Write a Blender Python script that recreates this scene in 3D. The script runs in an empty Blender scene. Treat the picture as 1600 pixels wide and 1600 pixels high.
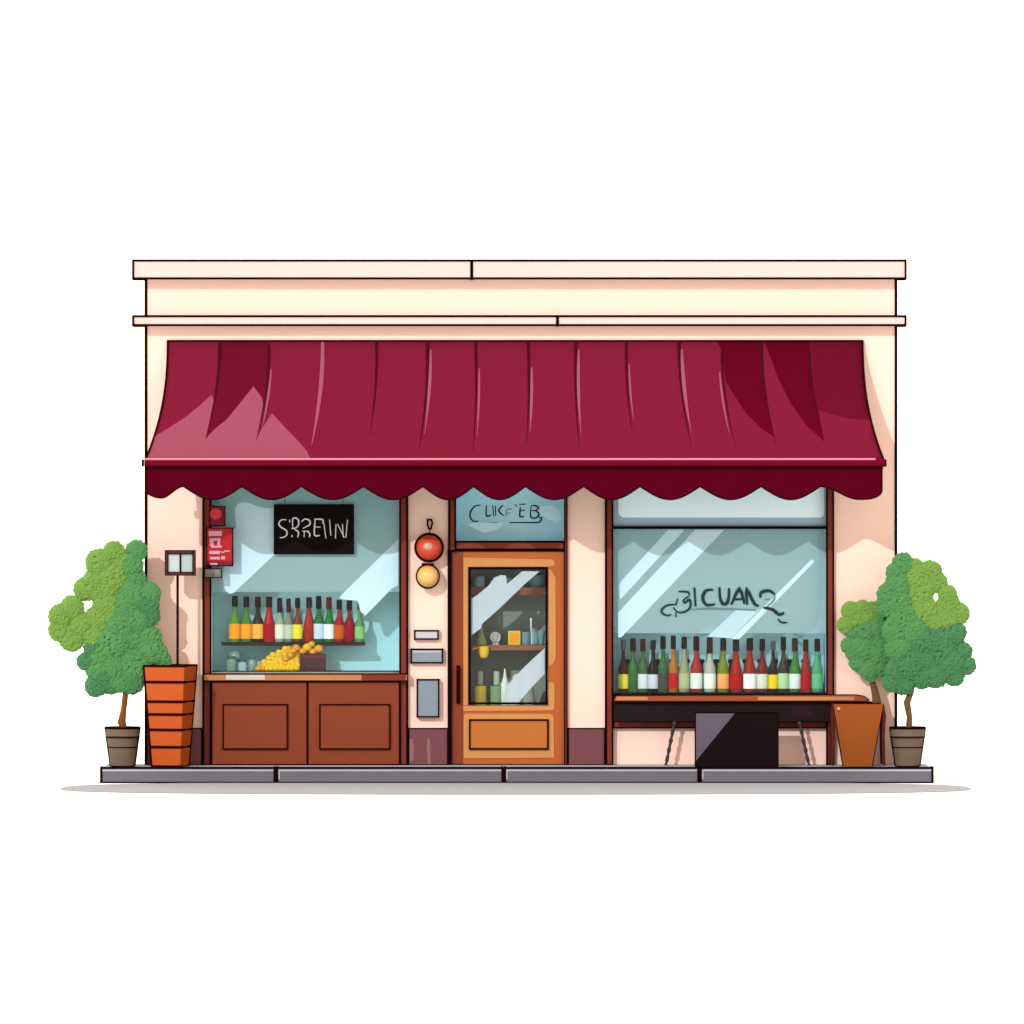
import bpy, bmesh, math, random
from mathutils import Vector, Matrix
random.seed(7)
scene = bpy.context.scene
COL = scene.collection

# ---------------------------------------------------------------- measures
CAMZ, CAMD = 2.616, 60.0          # eye height, distance from the facade
S = 160.0                          # drawing units per metre on the facade plane
def P(px, py, y=0.0):
    """a point of the front elevation standing at depth y"""
    k = (CAMD + y) / CAMD
    return Vector(((px - 800) / S * k, y, CAMZ + (800 - py) / S * k))
def X(px, y=0.0): return P(px, 800, y).x
def Z(py, y=0.0): return P(800, py, y).z
KT = 0.148                         # height of the raised pavement

# ---------------------------------------------------------------- materials
def lin(c):
    c = c / 255.0
    return c / 12.92 if c <= 0.04045 else ((c + 0.055) / 1.055) ** 2.4
MATS = {}
KV = (1.20, 1.0, .92)                # the daylight is warm: divide it out of each colour
def alb(rgb, k):
    if k == 0: return list(rgb)
    return [min(.88, lin(c) / (k * q)) for c, q in zip(rgb, KV)]
def mat(name, rgb, k=2.35, rough=0.75, spec=0.08, noise=0.05, scale=3.0, metal=0.0, coat=0.0):
    if name in MATS: return MATS[name]
    m = bpy.data.materials.new(name); m.use_nodes = True
    nt = m.node_tree; b = nt.nodes['Principled BSDF']
    base = alb(rgb, k)
    b.inputs['Roughness'].default_value = rough
    b.inputs['Specular IOR Level'].default_value = spec
    b.inputs['Metallic'].default_value = metal
    b.inputs['Coat Weight'].default_value = coat
    b.inputs['Coat Roughness'].default_value = 0.25
    if noise > 0:
        tc = nt.nodes.new('ShaderNodeTexCoord'); n = nt.nodes.new('ShaderNodeTexNoise')
        n.inputs['Scale'].default_value = scale; n.inputs['Detail'].default_value = 6
        nt.links.new(tc.outputs['Object'], n.inputs['Vector'])
        mx = nt.nodes.new('ShaderNodeMix'); mx.data_type = 'RGBA'
        mx.inputs['A'].default_value = [c * (1 - noise) for c in base] + [1]
        mx.inputs['B'].default_value = [min(.92, c * (1 + noise)) for c in base] + [1]
        nt.links.new(n.outputs['Fac'], mx.inputs['Factor'])
        nt.links.new(mx.outputs['Result'], b.inputs['Base Color'])
        bp = nt.nodes.new('ShaderNodeBump'); bp.inputs['Strength'].default_value = 0.06
        n2 = nt.nodes.new('ShaderNodeTexNoise'); n2.inputs['Scale'].default_value = scale * 25
        nt.links.new(tc.outputs['Object'], n2.inputs['Vector'])
        nt.links.new(n2.outputs['Fac'], bp.inputs['Height']); nt.links.new(bp.outputs['Normal'], b.inputs['Normal'])
    else:
        b.inputs['Base Color'].default_value = base + [1]
    MATS[name] = m
    return m
def wood(name, rgb, k=2.35, axis='X', amt=.14, rough=.5):
    if name in MATS: return MATS[name]
    m = mat(name, rgb, k, rough, .12, 0)
    nt = m.node_tree; b = nt.nodes['Principled BSDF']
    base = alb(rgb, k)
    tc = nt.nodes.new('ShaderNodeTexCoord'); mp = nt.nodes.new('ShaderNodeMapping')
    mp.inputs['Scale'].default_value = (1.2, 9, 22) if axis == 'X' else (22, 9, 1.2)
    n = nt.nodes.new('ShaderNodeTexNoise'); n.inputs['Scale'].default_value = 1.4; n.inputs['Detail'].default_value = 8
    nt.links.new(tc.outputs['Object'], mp.inputs['Vector']); nt.links.new(mp.outputs['Vector'], n.inputs['Vector'])
    mx = nt.nodes.new('ShaderNodeMix'); mx.data_type = 'RGBA'
    mx.inputs['A'].default_value = [c * (1 - amt) for c in base] + [1]
    mx.inputs['B'].default_value = [min(.92, c * (1 + amt)) for c in base] + [1]
    nt.links.new(n.outputs['Fac'], mx.inputs['Factor']); nt.links.new(mx.outputs['Result'], b.inputs['Base Color'])
    return m
def glass(name, tint=(1, 1, 1), refl=0.05, rough=0.02):
    if name in MATS: return MATS[name]
    m = bpy.data.materials.new(name); m.use_nodes = True; nt = m.node_tree; nt.nodes.clear()
    o = nt.nodes.new('ShaderNodeOutputMaterial'); mx = nt.nodes.new('ShaderNodeMixShader')
    t = nt.nodes.new('ShaderNodeBsdfTransparent'); t.inputs[0].default_value = (*tint, 1)
    g = nt.nodes.new('ShaderNodeBsdfGlossy'); g.inputs['Roughness'].default_value = rough
    mx.inputs[0].default_value = refl
    nt.links.new(t.outputs[0], mx.inputs[1]); nt.links.new(g.outputs[0], mx.inputs[2]); nt.links.new(mx.outputs[0], o.inputs[0])
    MATS[name] = m
    return m
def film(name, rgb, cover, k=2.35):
    """reflection film on the pane, colour in place of reflections or haze: part clear, part white diffusing"""
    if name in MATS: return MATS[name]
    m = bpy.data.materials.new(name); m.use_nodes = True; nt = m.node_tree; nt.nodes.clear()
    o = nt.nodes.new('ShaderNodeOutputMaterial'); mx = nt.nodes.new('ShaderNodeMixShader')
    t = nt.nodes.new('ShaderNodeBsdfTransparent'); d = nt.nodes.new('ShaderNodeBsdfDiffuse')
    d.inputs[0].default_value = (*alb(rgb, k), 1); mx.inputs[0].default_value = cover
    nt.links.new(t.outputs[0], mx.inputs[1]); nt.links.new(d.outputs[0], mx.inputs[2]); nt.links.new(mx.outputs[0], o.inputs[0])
    MATS[name] = m
    return m

INK = mat('dark edging', (34, 12, 14), 2.35, .9, 0.0, 0)
INK2 = mat('dark brown edging', (58, 12, 10), 2.35, .9, 0.0, 0)
CREAM = mat('cream plaster', (.62, .448, .398), 0, .9, .05, .015, 2)
CREAM2 = mat('cream stone coping', (.58, .358, .348), 0, .85, .05, .02, 4)
MAROON = mat('maroon plinth paint', (146, 82, 86), 2.35, .7, .1, .05)
RED_FR = wood('dark red frame wood', (152, 52, 36), 2.2, 'Z', .12)
BROWN = wood('red brown cabinet wood', (158, 66, 36), 2.15, 'X', .08)
BROWN_D = wood('red brown dark wood', (128, 44, 34), 2.3, 'X', .08)
ORANGE_W = wood('orange door wood', (212, 104, 46), 2.05, 'Z', .07)
ORANGE_L = wood('light orange door wood', (246, 160, 92), 2.2, 'Z', .05)
ORANGE_P = wood('orange panel wood', (228, 126, 54), 2.2, 'X', .05)
DOOR_D = wood('brown door stile wood', (160, 68, 38), 2.2, 'Z', .08)
COUNTER = wood('tan counter wood', (232, 146, 92), 2.3, 'X', .15)
COUNTER_L = wood('pale counter wood', (252, 226, 205), 2.3, 'X', .04)
TEAL = mat('teal display paint', (166, 202, 202), .72, .95, .0, 0)
TEAL2 = mat('grey teal display paint', (160, 191, 202), .72, .95, .0, 0)
GREYI = mat('grey interior paint', (112, 112, 106), .85, .9, .05, .03, 2)
GLASS = glass('clear shop glass', (.985, .995, .99), .008)
REFL = film('reflection film', (214, 234, 246), .68, 1.25)  # reflected light streaks, painted as pale shapes on the panes
REFL2 = film('thin reflection film', (208, 228, 238), .5, 1.25)
STONE = mat('grey violet kerb stone', (134, 123, 131), 2.25, .85, .08, .06, 5)
STONE_T = mat('pale pavement stone', (212, 206, 214), 1.9, .85, .08, .05, 5)
SHADOW_G = mat('light grey ground shadow', (202, 196, 200), 1.9, .9, .05, .03, 3)
WHITE_G = mat('white ground', (250, 250, 250), 1.05, .95, .0, 0)

# ---------------------------------------------------------------- mesh builder
ORG = {}
class MB:
    def __init__(s): s.v = []; s.f = []; s.m = []
    def face(s, idx, mi): s.f.append(idx); s.m.append(mi)
    def box(s, x0, x1, y0, y1, z0, z1, mi=0):
        b = len(s.v)
        for z in (z0, z1):
            for (x, y) in ((x0, y0), (x1, y0), (x1, y1), (x0, y1)): s.v.append(Vector((x, y, z)))
        for q in ((3, 2, 1, 0), (4, 5, 6, 7), (0, 1, 5, 4), (1, 2, 6, 5), (2, 3, 7, 6), (3, 0, 4, 7)):
            s.face([b + i for i in q], mi)
        return s
    def tube(s, pts, r, mi=1, n=6, closed=False, taper=None, flat=None):
        pts = [Vector(p) for p in pts]
        N = len(pts); base = len(s.v)
        for i, p in enumerate(pts):
            if closed: d = (pts[(i + 1) % N] - p).normalized() + (p - pts[i - 1]).normalized()
            elif 0 < i < N - 1: d = (pts[i + 1] - p).normalized() + (p - pts[i - 1]).normalized()
            else: d = pts[min(i + 1, N - 1)] - pts[max(i - 1, 0)]
            d.normalize()
            up = Vector((0, -1, 0)) if abs(d.y) < .9 else Vector((0, 0, 1))
            a = d.cross(up).normalized(); b = a.cross(d).normalized()
            rr = taper[i] if taper else r
            # mitre so straight corners keep their width
            sc = 1.0
            if 0 < i < N - 1 or closed:
                d1 = (pts[i] - pts[i - 1]).normalized()
                sc = 1 / max(.6, abs(d1.dot(d)))
            for k in range(n):
                t = 2 * math.pi * (k + .5) / n
                s.v.append(p + a * math.cos(t) * rr * sc + b * math.sin(t) * rr * (flat or 1))
        rings = N if closed else N - 1
        for i in range(rings):
            i2 = (i + 1) % N
            for k in range(n):
                k2 = (k + 1) % n
                s.face([base + i * n + k, base + i * n + k2, base + i2 * n + k2, base + i2 * n + k], mi)
        if not closed:
            s.face([base + k for k in range(n)][::-1], mi); s.face([base + (N - 1) * n + k for k in range(n)], mi)
        return s
    def boxo(s, x0, x1, y0, y1, z0, z1, mi=0, oi=1, r=.010, back=False):
        """box with dark edging along its edges"""
        s.box(x0, x1, y0, y1, z0, z1, mi)
        s.tube([(x0, y0, z0), (x1, y0, z0), (x1, y0, z1), (x0, y0, z1)], r, oi, 4, True)
        for (x, z) in ((x0, z0), (x1, z0), (x1, z1), (x0, z1)):
            s.tube([(x, y0, z), (x, y1, z)], r, oi, 4)
        if back: s.tube([(x0, y1, z0), (x1, y1, z0), (x1, y1, z1), (x0, y1, z1)], r, oi, 4, True)
        return s
    def prism(s, poly, y0, y1, mi=0):
        """poly: list of (x, z), extruded from y0 (front) to y1"""
        b = len(s.v); n = len(poly)
        for y in (y0, y1):
            for (x, z) in poly: s.v.append(Vector((x, y, z)))
        area = sum(poly[i][0] * poly[(i + 1) % n][1] - poly[(i + 1) % n][0] * poly[i][1] for i in range(n))
        fr = [b + i for i in range(n)]; bk = [b + n + i for i in range(n)]
        if area < 0: fr.reverse(); bk.reverse()
        s.face(fr, mi); s.face(bk[::-1], mi)
        for i in range(n):
            j = (i + 1) % n
            q = [fr[j], fr[i], bk[i], bk[j]]
            s.face(q, mi)
        return s
    def lathe(s, c, prof, mi=0, n=20, caps=True, sx=1, sy=1, rot=0):
        b = len(s.v); c = Vector(c)
        for (r, z) in prof:
            for k in range(n):
                t = 2 * math.pi * k / n + rot
                s.v.append(c + Vector((math.cos(t) * r * sx, math.sin(t) * r * sy, z)))
        for i in range(len(prof) - 1):
            for k in range(n):
                k2 = (k + 1) % n
                s.face([b + i * n + k, b + i * n + k2, b + (i + 1) * n + k2, b + (i + 1) * n + k], mi)
        if caps:
            s.face([b + k for k in range(n)][::-1], mi)
            s.face([b + (len(prof) - 1) * n + k for k in range(n)], mi)
        return s
    def build(s, name, mats, parent=None, smooth=False, sharp=35):
        me = bpy.data.meshes.new(name)
        o = bpy.data.objects.new(name, me); COL.objects.link(o)
        org = Vector((0, 0, 0))
        if parent is not None:
            o.parent = parent; org = ORG[parent.name]
        me.from_pydata([tuple(v - org) for v in s.v], [], s.f)
        for m in mats: me.materials.append(m)
        for p, mi in zip(me.polygons, s.m): p.material_index = mi
        if smooth:
            for p in me.polygons: p.use_smooth = True
            try: me.set_sharp_from_angle(angle=math.radians(sharp))
            except Exception: pass
        me.update(); ORG[o.name] = org.copy()
        return o
def tag(o, label=None, cat=None, group=None, kind=None):
    if label: o['label'] = label
    if cat: o['category'] = cat
    if group: o['group'] = group
    if kind: o['kind'] = kind
    return o
def empty(name, loc, label, cat, group=None):
    o = bpy.data.objects.new(name, None); COL.objects.link(o); o.location = loc; o.empty_display_size = .1
    ORG[o.name] = Vector(loc)
    return tag(o, label, cat, group)
def pxbox(mb, x0, x1, top, bot, y0, y1, mi=0, oi=None, r=.008, zfloor=None):
    a = P(x0, bot, y0); b = P(x1, top, y0)
    z0 = a.z if zfloor is None else zfloor
    if oi is None: mb.box(a.x, b.x, y0, y1, z0, b.z, mi)
    else: mb.boxo(a.x, b.x, y0, y1, z0, b.z, mi, oi, r)
    return mb
def strokes(mb, lines, fx, y, r, mi=0, flat=.35):
    for l in lines:
        pts = [P(*fx(a, b), y) for a, b in l]
        if len(pts) > 2:                      # round the pen strokes
            out = []
            for i in range(len(pts) - 1):
                p0 = pts[max(i - 1, 0)]; p1 = pts[i]; p2 = pts[i + 1]; p3 = pts[min(i + 2, len(pts) - 1)]
                for t in (0, .34, .67):
                    out.append(.5 * ((2 * p1) + (p2 - p0) * t + (2 * p0 - 5 * p1 + 4 * p2 - p3) * t * t + (3 * p1 - p0 - 3 * p2 + p3) * t ** 3))
            out.append(pts[-1]); pts = out
        n = len(pts)
        tp = [r * (.75 + .45 * math.sin(math.pi * i / max(1, n - 1))) for i in range(n)]
        mb.tube(pts, r, mi, 6, False, tp, flat)
    return mb

# ---------------------------------------------------------------- the setting
g = MB(); g.box(-300, 300, -250, 400, -.3, 0); tag(g.build('ground', [WHITE_G]), kind='structure')
ap = MB(); pts = []
for i in range(96):
    t = 2 * math.pi * i / 96
    c_, s_ = math.cos(t), math.sin(t)
    pts.append((X(806, -1.85) + 4.30 * math.copysign(abs(c_) ** .85, c_), -1.85 + 1.32 * math.copysign(abs(s_) ** .62, s_)))
b0 = len(ap.v)
for (x, y) in pts: ap.v.append(Vector((x, y, .004)))
ap.face(list(range(96)), 0)
tag(ap.build('ground_shadow', [SHADOW_G]), kind='structure')  # grey shadow below the kerb, laid down as a coloured sheet
KY = -.75
kb = MB()
joints = [158, 431, 787, 1093, 1457]
for i in range(4):
    g0 = .012 if i else 0; g1 = .012 if i < 3 else 0
    x0, x1 = X(joints[i], KY) + g0, X(joints[i + 1], KY) - g1
    kb.boxo(x0, x1, KY, KY + .16, 0.004, KT, 0, 1, .015)
    kb.box(x0 + .012, x1 - .012, KY - .004, KY - .0005, KT - .032, KT - .009, 2)  # pale strips paint a highlight along the kerb edge
    kb.box(x0 + .012, x0 + .026, KY - .004, KY - .0005, KT - .11, KT - .033, 2) if i else None
kb.box(X(158, KY) + .02, X(1457, KY) - .02, KY + .02, KY + .15, .003, KT - .012, 1)
tag(kb.build('kerb', [STONE, INK, mat('pale kerb highlight', (208, 200, 212), 2.0)]), kind='structure')
pv = MB(); pv.box(X(158, KY), X(1457, KY), KY + .16, .248, 0.002, KT - .003)
tag(pv.build('pavement', [STONE_T]), kind='structure')

# ---------------------------------------------------------------- the building
B = empty('shop_building', (0, 0, KT), 'cream flat roofed corner shop with maroon scalloped awning over its windows', 'shop')
w = MB()
XL, XR = X(228), X(1400)
T = .25
def wallpx(x0, x1, top, bot=None): w.box(X(x0), X(x1), 0, T, KT if bot is None else Z(bot), Z(top), 0)
wallpx(228, 1400, 436, 745)
wallpx(228, 316, 745); wallpx(638, 700, 745); wallpx(887, 945, 745); wallpx(1303, 1400, 745)
w.box(X(958), X(1291), .03, T, KT, Z(1134), 0)
w.box(XL, XL + T, T, 4.2, .003, Z(436), 0); w.box(XR - T, XR, T, 4.2, .003, Z(436), 0)
w.box(XL + T, XR - T, 3.95, 4.2, .003, Z(436), 0)
for x in (XL, XR):
    w.tube([(x, 0, KT), (x, 0, Z(436))], .016, 1, 6); w.tube([(x, 4.2, KT), (x, 4.2, Z(436))], .009, 1, 6)
w.build('wall', [CREAM, INK], B)
co = MB(); yc = -.16
for (a, b) in ((208, 737), (737, 1415)):
    x0 = X(a, yc) + (.004 if a == 737 else 0); x1 = X(b, yc) - (.004 if b == 737 else 0)
    co.boxo(x0, x1, yc, .10, Z(435, yc), Z(407, yc), 0, 1, .015, True)
co.build('cornice', [CREAM2, INK], B)
rb_ = MB(); rb_.box(XL, XR, .11, 4.2, Z(436) + .001, Z(409)); rb_.build('roof', [CREAM2], B)
co = MB()
for (a, b) in ((208, 871), (871, 1415)):
    x0 = X(a, yc) + (.004 if a == 871 else 0); x1 = X(b, yc) - (.004 if b == 871 else 0)
    co.boxo(x0, x1, yc, -.001, Z(508, yc), Z(494, yc), 0, 1, .015)
co.boxo(X(208, yc), XL - .001, .0, .10, Z(508, yc), Z(494, yc), 0, 1, .016, True)
co.boxo(XR + .001, X(1415, yc), .0, .10, Z(508, yc), Z(494, yc), 0, 1, .016, True)
co.build('string_course', [CREAM2, INK], B)
for (a, b) in ((228, 316), (638, 700), (887, 945)):
    pl = MB(); pl.boxo(X(a) + .006, X(b) - .004, -.03, -.001, KT, Z(1138), 0, 1, .008)
    if a == 638:                                    # paler patches of the middle plinth
        pl.prism([(X(638.5), Z(1198)), (X(638.5), Z(1154)), (X(645), Z(1155)), (X(647), Z(1165)), (X(646), Z(1188)), (X(642), Z(1190))], -.033, -.03, 2)
        pl.prism([(X(668), Z(1196)), (X(667), Z(1155)), (X(669.5), Z(1152)), (X(672), Z(1155)), (X(673.5), Z(1196))], -.033, -.03, 2)
    pl.build('plinth', [MAROON, INK, mat('pale plinth paint', (172, 120, 118))], B)

# --- display boxes behind the glass
def display(parent, x0, x1, top, bot, depth, m, floor_m):
    d = MB(); yb = .06 + depth; t = .03
    a, b_, zt, zb = X(x0), X(x1), Z(top), Z(bot)
    d.box(a - t, b_ + t, yb, yb + t, zb - t, zt + t, 0)
    d.box(a - t, a, .06, yb, zb, zt, 0); d.box(b_, b_ + t, .06, yb, zb, zt, 0)
    d.box(a - t, b_ + t, .06, yb, zt, zt + t, 0); d.box(a - t, b_ + t, .06, yb, zb - t, zb, 1)
    return d.build('display_recess', [m, floor_m], parent)
def fillet(pts): return [(P(a, b).x, P(a, b).z) for a, b in pts]
YG = .05                             # plane of the panes
def pane(parent, x0, x1, top, bot, m=GLASS, name='pane', inset=.006):
    p = MB(); p.box(X(x0) + .001, X(x1) - .001, YG, YG + inset, Z(bot) + .001, Z(top) - .001)
    return p.build(name, [m], parent)
def filmshape(parent, fx, poly, m, off=.002):
    p = MB(); p.prism([(P(*fx(a, b), YG - off).x, P(*fx(a, b), YG - off).z) for a, b in poly], YG - off, YG - off + .0015)
    return p.build('reflection_band', [m], parent)

# --- left shop window
fr = MB()
def post(mb, a, b, top, bot=None, y0=-.04, y1=.2, m=0, r=.012):
    mb.boxo(X(a, y0), X(b, y0), y0, y1, KT if bot is None else Z(bot, y0), Z(top, y0), m, 1, r)
post(fr, 318, 329, 745); post(fr, 625, 636, 745)
fr.tube([(X(331), YG - .02, Z(1049)), (X(624), YG - .02, Z(1049))], .008, 1, 4)
LW = fr.build('window_frame', [RED_FR, INK], B)
LW['label'] = 'dark red frame of the left shop window'
pane(LW, 329.5, 624.5, 746, 1050)
display(LW, 329.5, 624.5, 746, 1050, 1.6, TEAL, mat('pale display floor', (225, 228, 222), 1.0))
f4 = lambda a, b: (300 + a / 4.444, 740 + b / 4.444)
filmshape(LW, f4, [(300, 240), (318, 210), (350, 200), (400, 205), (450, 225), (510, 240), (575, 240), (575, 560), (290, 828), (262, 835), (240, 820), (222, 780), (215, 730), (218, 640), (290, 630), (290, 390), (310, 375), (298, 300)], REFL)
filmshape(LW, f4, [(1432, 455), (1432, 775), (1390, 795), (1330, 855), (1205, 985), (1172, 960), (1150, 882), (1040, 872), (1022, 862), (1050, 830)], REFL)
# cabinet below
TFILM = film('teal brightening film', (180, 208, 210), .32, 1.25)  # pale haze added over the glass to brighten the upper display
q = MB(); q.box(X(330), X(624), YG - .0015, YG - .0003, Z(925), Z(747)); q.build('brightening_film', [TFILM], LW)
BOARD = mat('pale teal sun catch board', (162, 196, 200), 1.2, .95, 0, 0)  # added behind the bottles to catch sun and lighten the lower display
q = MB(); q.box(X(330), X(624), .47, .485, Z(1050) + .002, Z(925, .47)); q.build('sun_catch_board', [BOARD], LW)
cb = MB(); y0 = -.06
zt = Z(1065, y0)
cb.box(X(330, y0), X(624, y0), y0 + .006, .2, KT, zt, 0)
CB = cb.build('window_cabinet', [BROWN], B)
for (a, b, pa, pb) in ((331, 480, 349, 449), (481, 624, 500, 609)):
    d = MB(); d.boxo(X(a, y0), X(b, y0), y0 - .014, y0 + .003, KT + .004, zt - .002, 0, 1, .009)
    dd = d.build('cabinet_door', [BROWN, INK2], CB)
    q = MB(); q.boxo(X(pa, y0), X(pb, y0), y0 - .03, y0 - .0145, Z(1170, y0), Z(1101, y0), 0, 1, .010)
    q.build('raised_panel', [BROWN, INK2], CB)
ct = MB(); yy = -.10
ct.boxo(X(318, yy), X(637, yy), yy, YG - .03, Z(1064, yy), Z(1053, yy), 0, 1, .009)
ct.box(X(353, yy), X(414, yy), yy - .004, yy - .0005, Z(1062, yy), Z(1054.5, yy), 2)  # paler strip set on the counter front
ct.box(X(565, yy), X(634, yy), yy - .004, yy - .0005, Z(1062.5, yy), Z(1054.5, yy), 3)
ct.build('counter_top', [COUNTER, INK2, COUNTER_L, RED_FR], B)

# --- door with transom
df = MB()
post(df, 702, 711.5, 745, 860); post(df, 882, 886, 745, None, -.04, .2, 0, .008); post(df, 700, 704.5, 860, None, -.04, .2, 1, .006)
df.boxo(X(712), X(881), -.03, .2, Z(858), Z(847), 0, 1, .009)
df.tube([(X(712), 0.0, Z(846)), (X(881), 0.0, Z(846))], .01, 1, 4)
DF = df.build('transom_window', [RED_FR, INK], B)
pane(DF, 712, 881.5, 746, 845)
display(DF, 713, 880, 746, 845, .3, TEAL2, TEAL2)
f5 = lambda a, b: (620 + a / 5, 740 + b / 5)
filmshape(DF, f5, [(560, 400), (600, 385), (700, 380), (835, 388), (790, 435), (685, 465), (600, 425)], REFL2)
filmshape(DF, f5, [(1115, 255), (1190, 245), (1260, 270), (1290, 310), (1285, 370), (1255, 385), (1130, 340)], REFL2)
lt = MB(); r_ = .0085
strokes(lt, [[(655, 245), (610, 255), (575, 300), (575, 345), (600, 372), (640, 370)], [(700, 245), (700, 330), (738, 322)], [(750, 245), (756, 335)],
             [(770, 250), (772, 330)], [(830, 245), (795, 290), (838, 330)], [(925, 238), (935, 258)], [(958, 241), (1008, 238)], [(965, 262), (962, 335), (995, 332)], [(955, 292), (1000, 286)],
             [(1050, 252), (1046, 338), (1090, 345), (1110, 315), (1085, 290), (1055, 290)], [(1080, 290), (1106, 270), (1088, 252), (1050, 250)],
             [(1108, 345), (1132, 345), (1120, 372), (1090, 382), (880, 382)]], f5, YG - .012, r_, 0)
strokes(lt, [[(857, 335), (857, 285), (900, 275)], [(860, 312), (890, 306)], [(722, 386), (790, 380)]], f5, YG - .012, .006, 1)
lt.build('lettering', [mat('dark green lettering', (42, 60, 60), 2), mat('grey lettering', (130, 145, 145), 2)], DF)
# door leaf: stiles and rails round the pane
yd = .0
D = MB()
def drect(a, b, t_, bo, m, yf=yd, yb=.045, floor=False):
    D.box(X(a, yf), X(b, yf), yf, yb, (KT + .008) if floor else Z(bo, yf), Z(t_, yf), m)
drect(705, 731.5, 862, 1198, 0, floor=True); drect(856.5, 881, 862, 1198, 0, floor=True)
drect(731.5, 856.5, 862, 885, 0); drect(731.5, 856.5, 1102, 1198, 0, floor=True)
# lighter moulding standing 8 mm proud
def mould(poly): D.prism([(X(a, -.008), Z(b, -.008)) for a, b in poly], -.008, -.0005, 1)
mould([(724, 871), (862, 874), (867, 877), (866, 884), (858, 885.5), (731, 885.5), (731, 1102), (724, 1102)])
mould([(857, 888), (863, 893), (868, 903), (868.5, 1028), (865, 1036), (857, 1042)])
mould([(724, 1103), (857, 1103), (857, 1066), (864, 1066), (866.5, 1069), (866.5, 1106), (864, 1110), (724, 1111)])
mould([(724.5, 1118), (728, 1115.5), (860, 1115.5), (865, 1119), (866, 1184), (724.5, 1185)])
D.tube([(X(a, yd - .004), yd - .008, Z(b, yd)) for a, b in ((734, 888), (854, 888), (854, 1099), (734, 1099))], .015, 2, 4, True)
DR = D.build('door', [ORANGE_W, ORANGE_L, INK], B); DR['label'] = 'orange wooden door with tall glass pane'
q = MB(); q.box(X(705.2, -.004), X(723.5, -.004), -.004, -.0005, KT + .01, Z(862.5), 0); q.build('door_stile', [DOOR_D], DR)
q = MB(); q.boxo(X(734, -.02), X(856, -.02), -.02, -.009, Z(1170, -.02), Z(1125, -.02), 0, 1, .012)
q.build('door_panel', [ORANGE_P, INK2], DR)
q = MB(); q.tube([(X(716), -.03, Z(1041)), (X(716), -.05, Z(1045)), (X(716), -.05, Z(1094)), (X(716), -.03, Z(1098))], .019, 0, 8)
q.box(X(714.5), X(717.5), -.04, -.004, Z(1047), Z(1044), 0); q.box(X(714.5), X(717.5), -.04, -.004, Z(1095), Z(1092), 0)
q.build('door_handle', [INK2], DR)
q = MB(); q.tube([(X(703), -.01, Z(860.5)), (X(882), -.01, Z(860.5))], .011, 0, 4); q.tube([(X(704.5), -.01, Z(861)), (X(704.5), -.01, KT)], .011, 0, 4)
q.tube([(X(882.5), -.01, Z(861)), (X(882.5), -.01, KT)], .011, 0, 4); q.build('door_frame', [INK], B)
q = MB(); q.box(X(731.6), X(856.4), .02, .026, Z(1101.8), Z(885.2)); q.build('door_pane', [GLASS], DR)
f7 = lambda a, b: (720 + a / 6.667, 870 + b / 6.667)
def dfilm(poly, m):
    p = MB(); p.prism([(X(f7(a, b)[0], .018), Z(f7(a, b)[1], .018)) for a, b in poly], .016, .018); p.build('reflection_band', [m], DR)
REFLD = film('door reflection film', (208, 216, 222), .68, 1.5)  # reflections on the door glass, painted as pale shapes
dfilm([(640, 150), (820, 150), (660, 290), (400, 540), (220, 700), (215, 740), (110, 820), (108, 440), (170, 400), (290, 300), (350, 215), (420, 190), (470, 195), (480, 285)], REFLD)
dfilm([(875, 950), (875, 1215), (730, 1370), (600, 1520), (470, 1520), (490, 1330), (600, 1210), (700, 1110)], REFLD)
display(B, 712, 876, 868, 1110, .55, GREYI, GREYI)
bp = [c for c in B.children if c.name.startswith('display_recess')][0]
# interior shelves behind the door
def shelf(name, a, b, t_, bo, y0, y1, m, parent=None, label=None, r=None):
    s_ = MB(); pxbox(s_, a, b, t_, bo, y0, y1, 0, 1 if r else None, r or .005)
    o = s_.build(name, [m, INK2], parent)
    if label: tag(o, label, 'shelf')
    return o
SH_D = wood('brown interior shelf', (150, 84, 60), 1.5, 'X', .15)
shelf('shelf', 712.5, 875.5, 918, 930, .30, .60, SH_D, bp)
shelf('shelf', 712.5, 875.5, 1008, 1016, .22, .60, SH_D, bp)

# --- right shop window
fr = MB()
post(fr, 947, 957, 745); post(fr, 1292, 1302, 745)
fr.boxo(X(959), X(1290.5), -.01, .1, Z(826), Z(822.5), 1, 1, .004)
fr.boxo(X(958.5), X(1291), -.02, .2, Z(1137), Z(1127), 0, 1, .009)
RW = fr.build('window_frame', [RED_FR, INK], B); RW['label'] = 'dark red frame of the right shop window'
pane(RW, 957.5, 1291.5, 826.5, 1086)
q = MB(); q.box(X(958), X(1291), YG - .0015, YG - .0003, Z(989.5), Z(827)); q.build('brightening_film', [TFILM], RW)
q = MB(); q.box(X(958), X(1291), .47, .485, Z(1086) + .002, Z(989.5, .47)); q.build('sun_catch_board', [BOARD], RW)
lw_ = MB(); lw_.box(X(957.5), X(1291.5), YG - .01, YG + .02, Z(822), Z(746))
lw_.prism([(X(a, YG - .013), Z(b, YG - .013)) for a, b in ((966, 746), (966, 800), (968, 805), (973, 808.5), (1283, 808.5), (1287, 806), (1288, 802), (1288, 746))], YG - .014, YG - .0105, 1)
lw_.build('upper_pane', [mat('grey blue frosted glass', (140, 156, 172), .9, .6, .02, 0), mat('pale blue frosted glass', (208, 216, 250), .9, .6, .02, 0)], RW)
display(RW, 957.5, 1291.5, 746, 1086, 1.6, TEAL2, mat('dark ledge', (38, 18, 20), 1.8))
f6 = lambda a, b: (880 + a / 3.636, 740 + b / 3.636)
filmshape(RW, f6, [(598, 318), (690, 318), (322, 718), (318, 640), (330, 610)], REFL)
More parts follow.
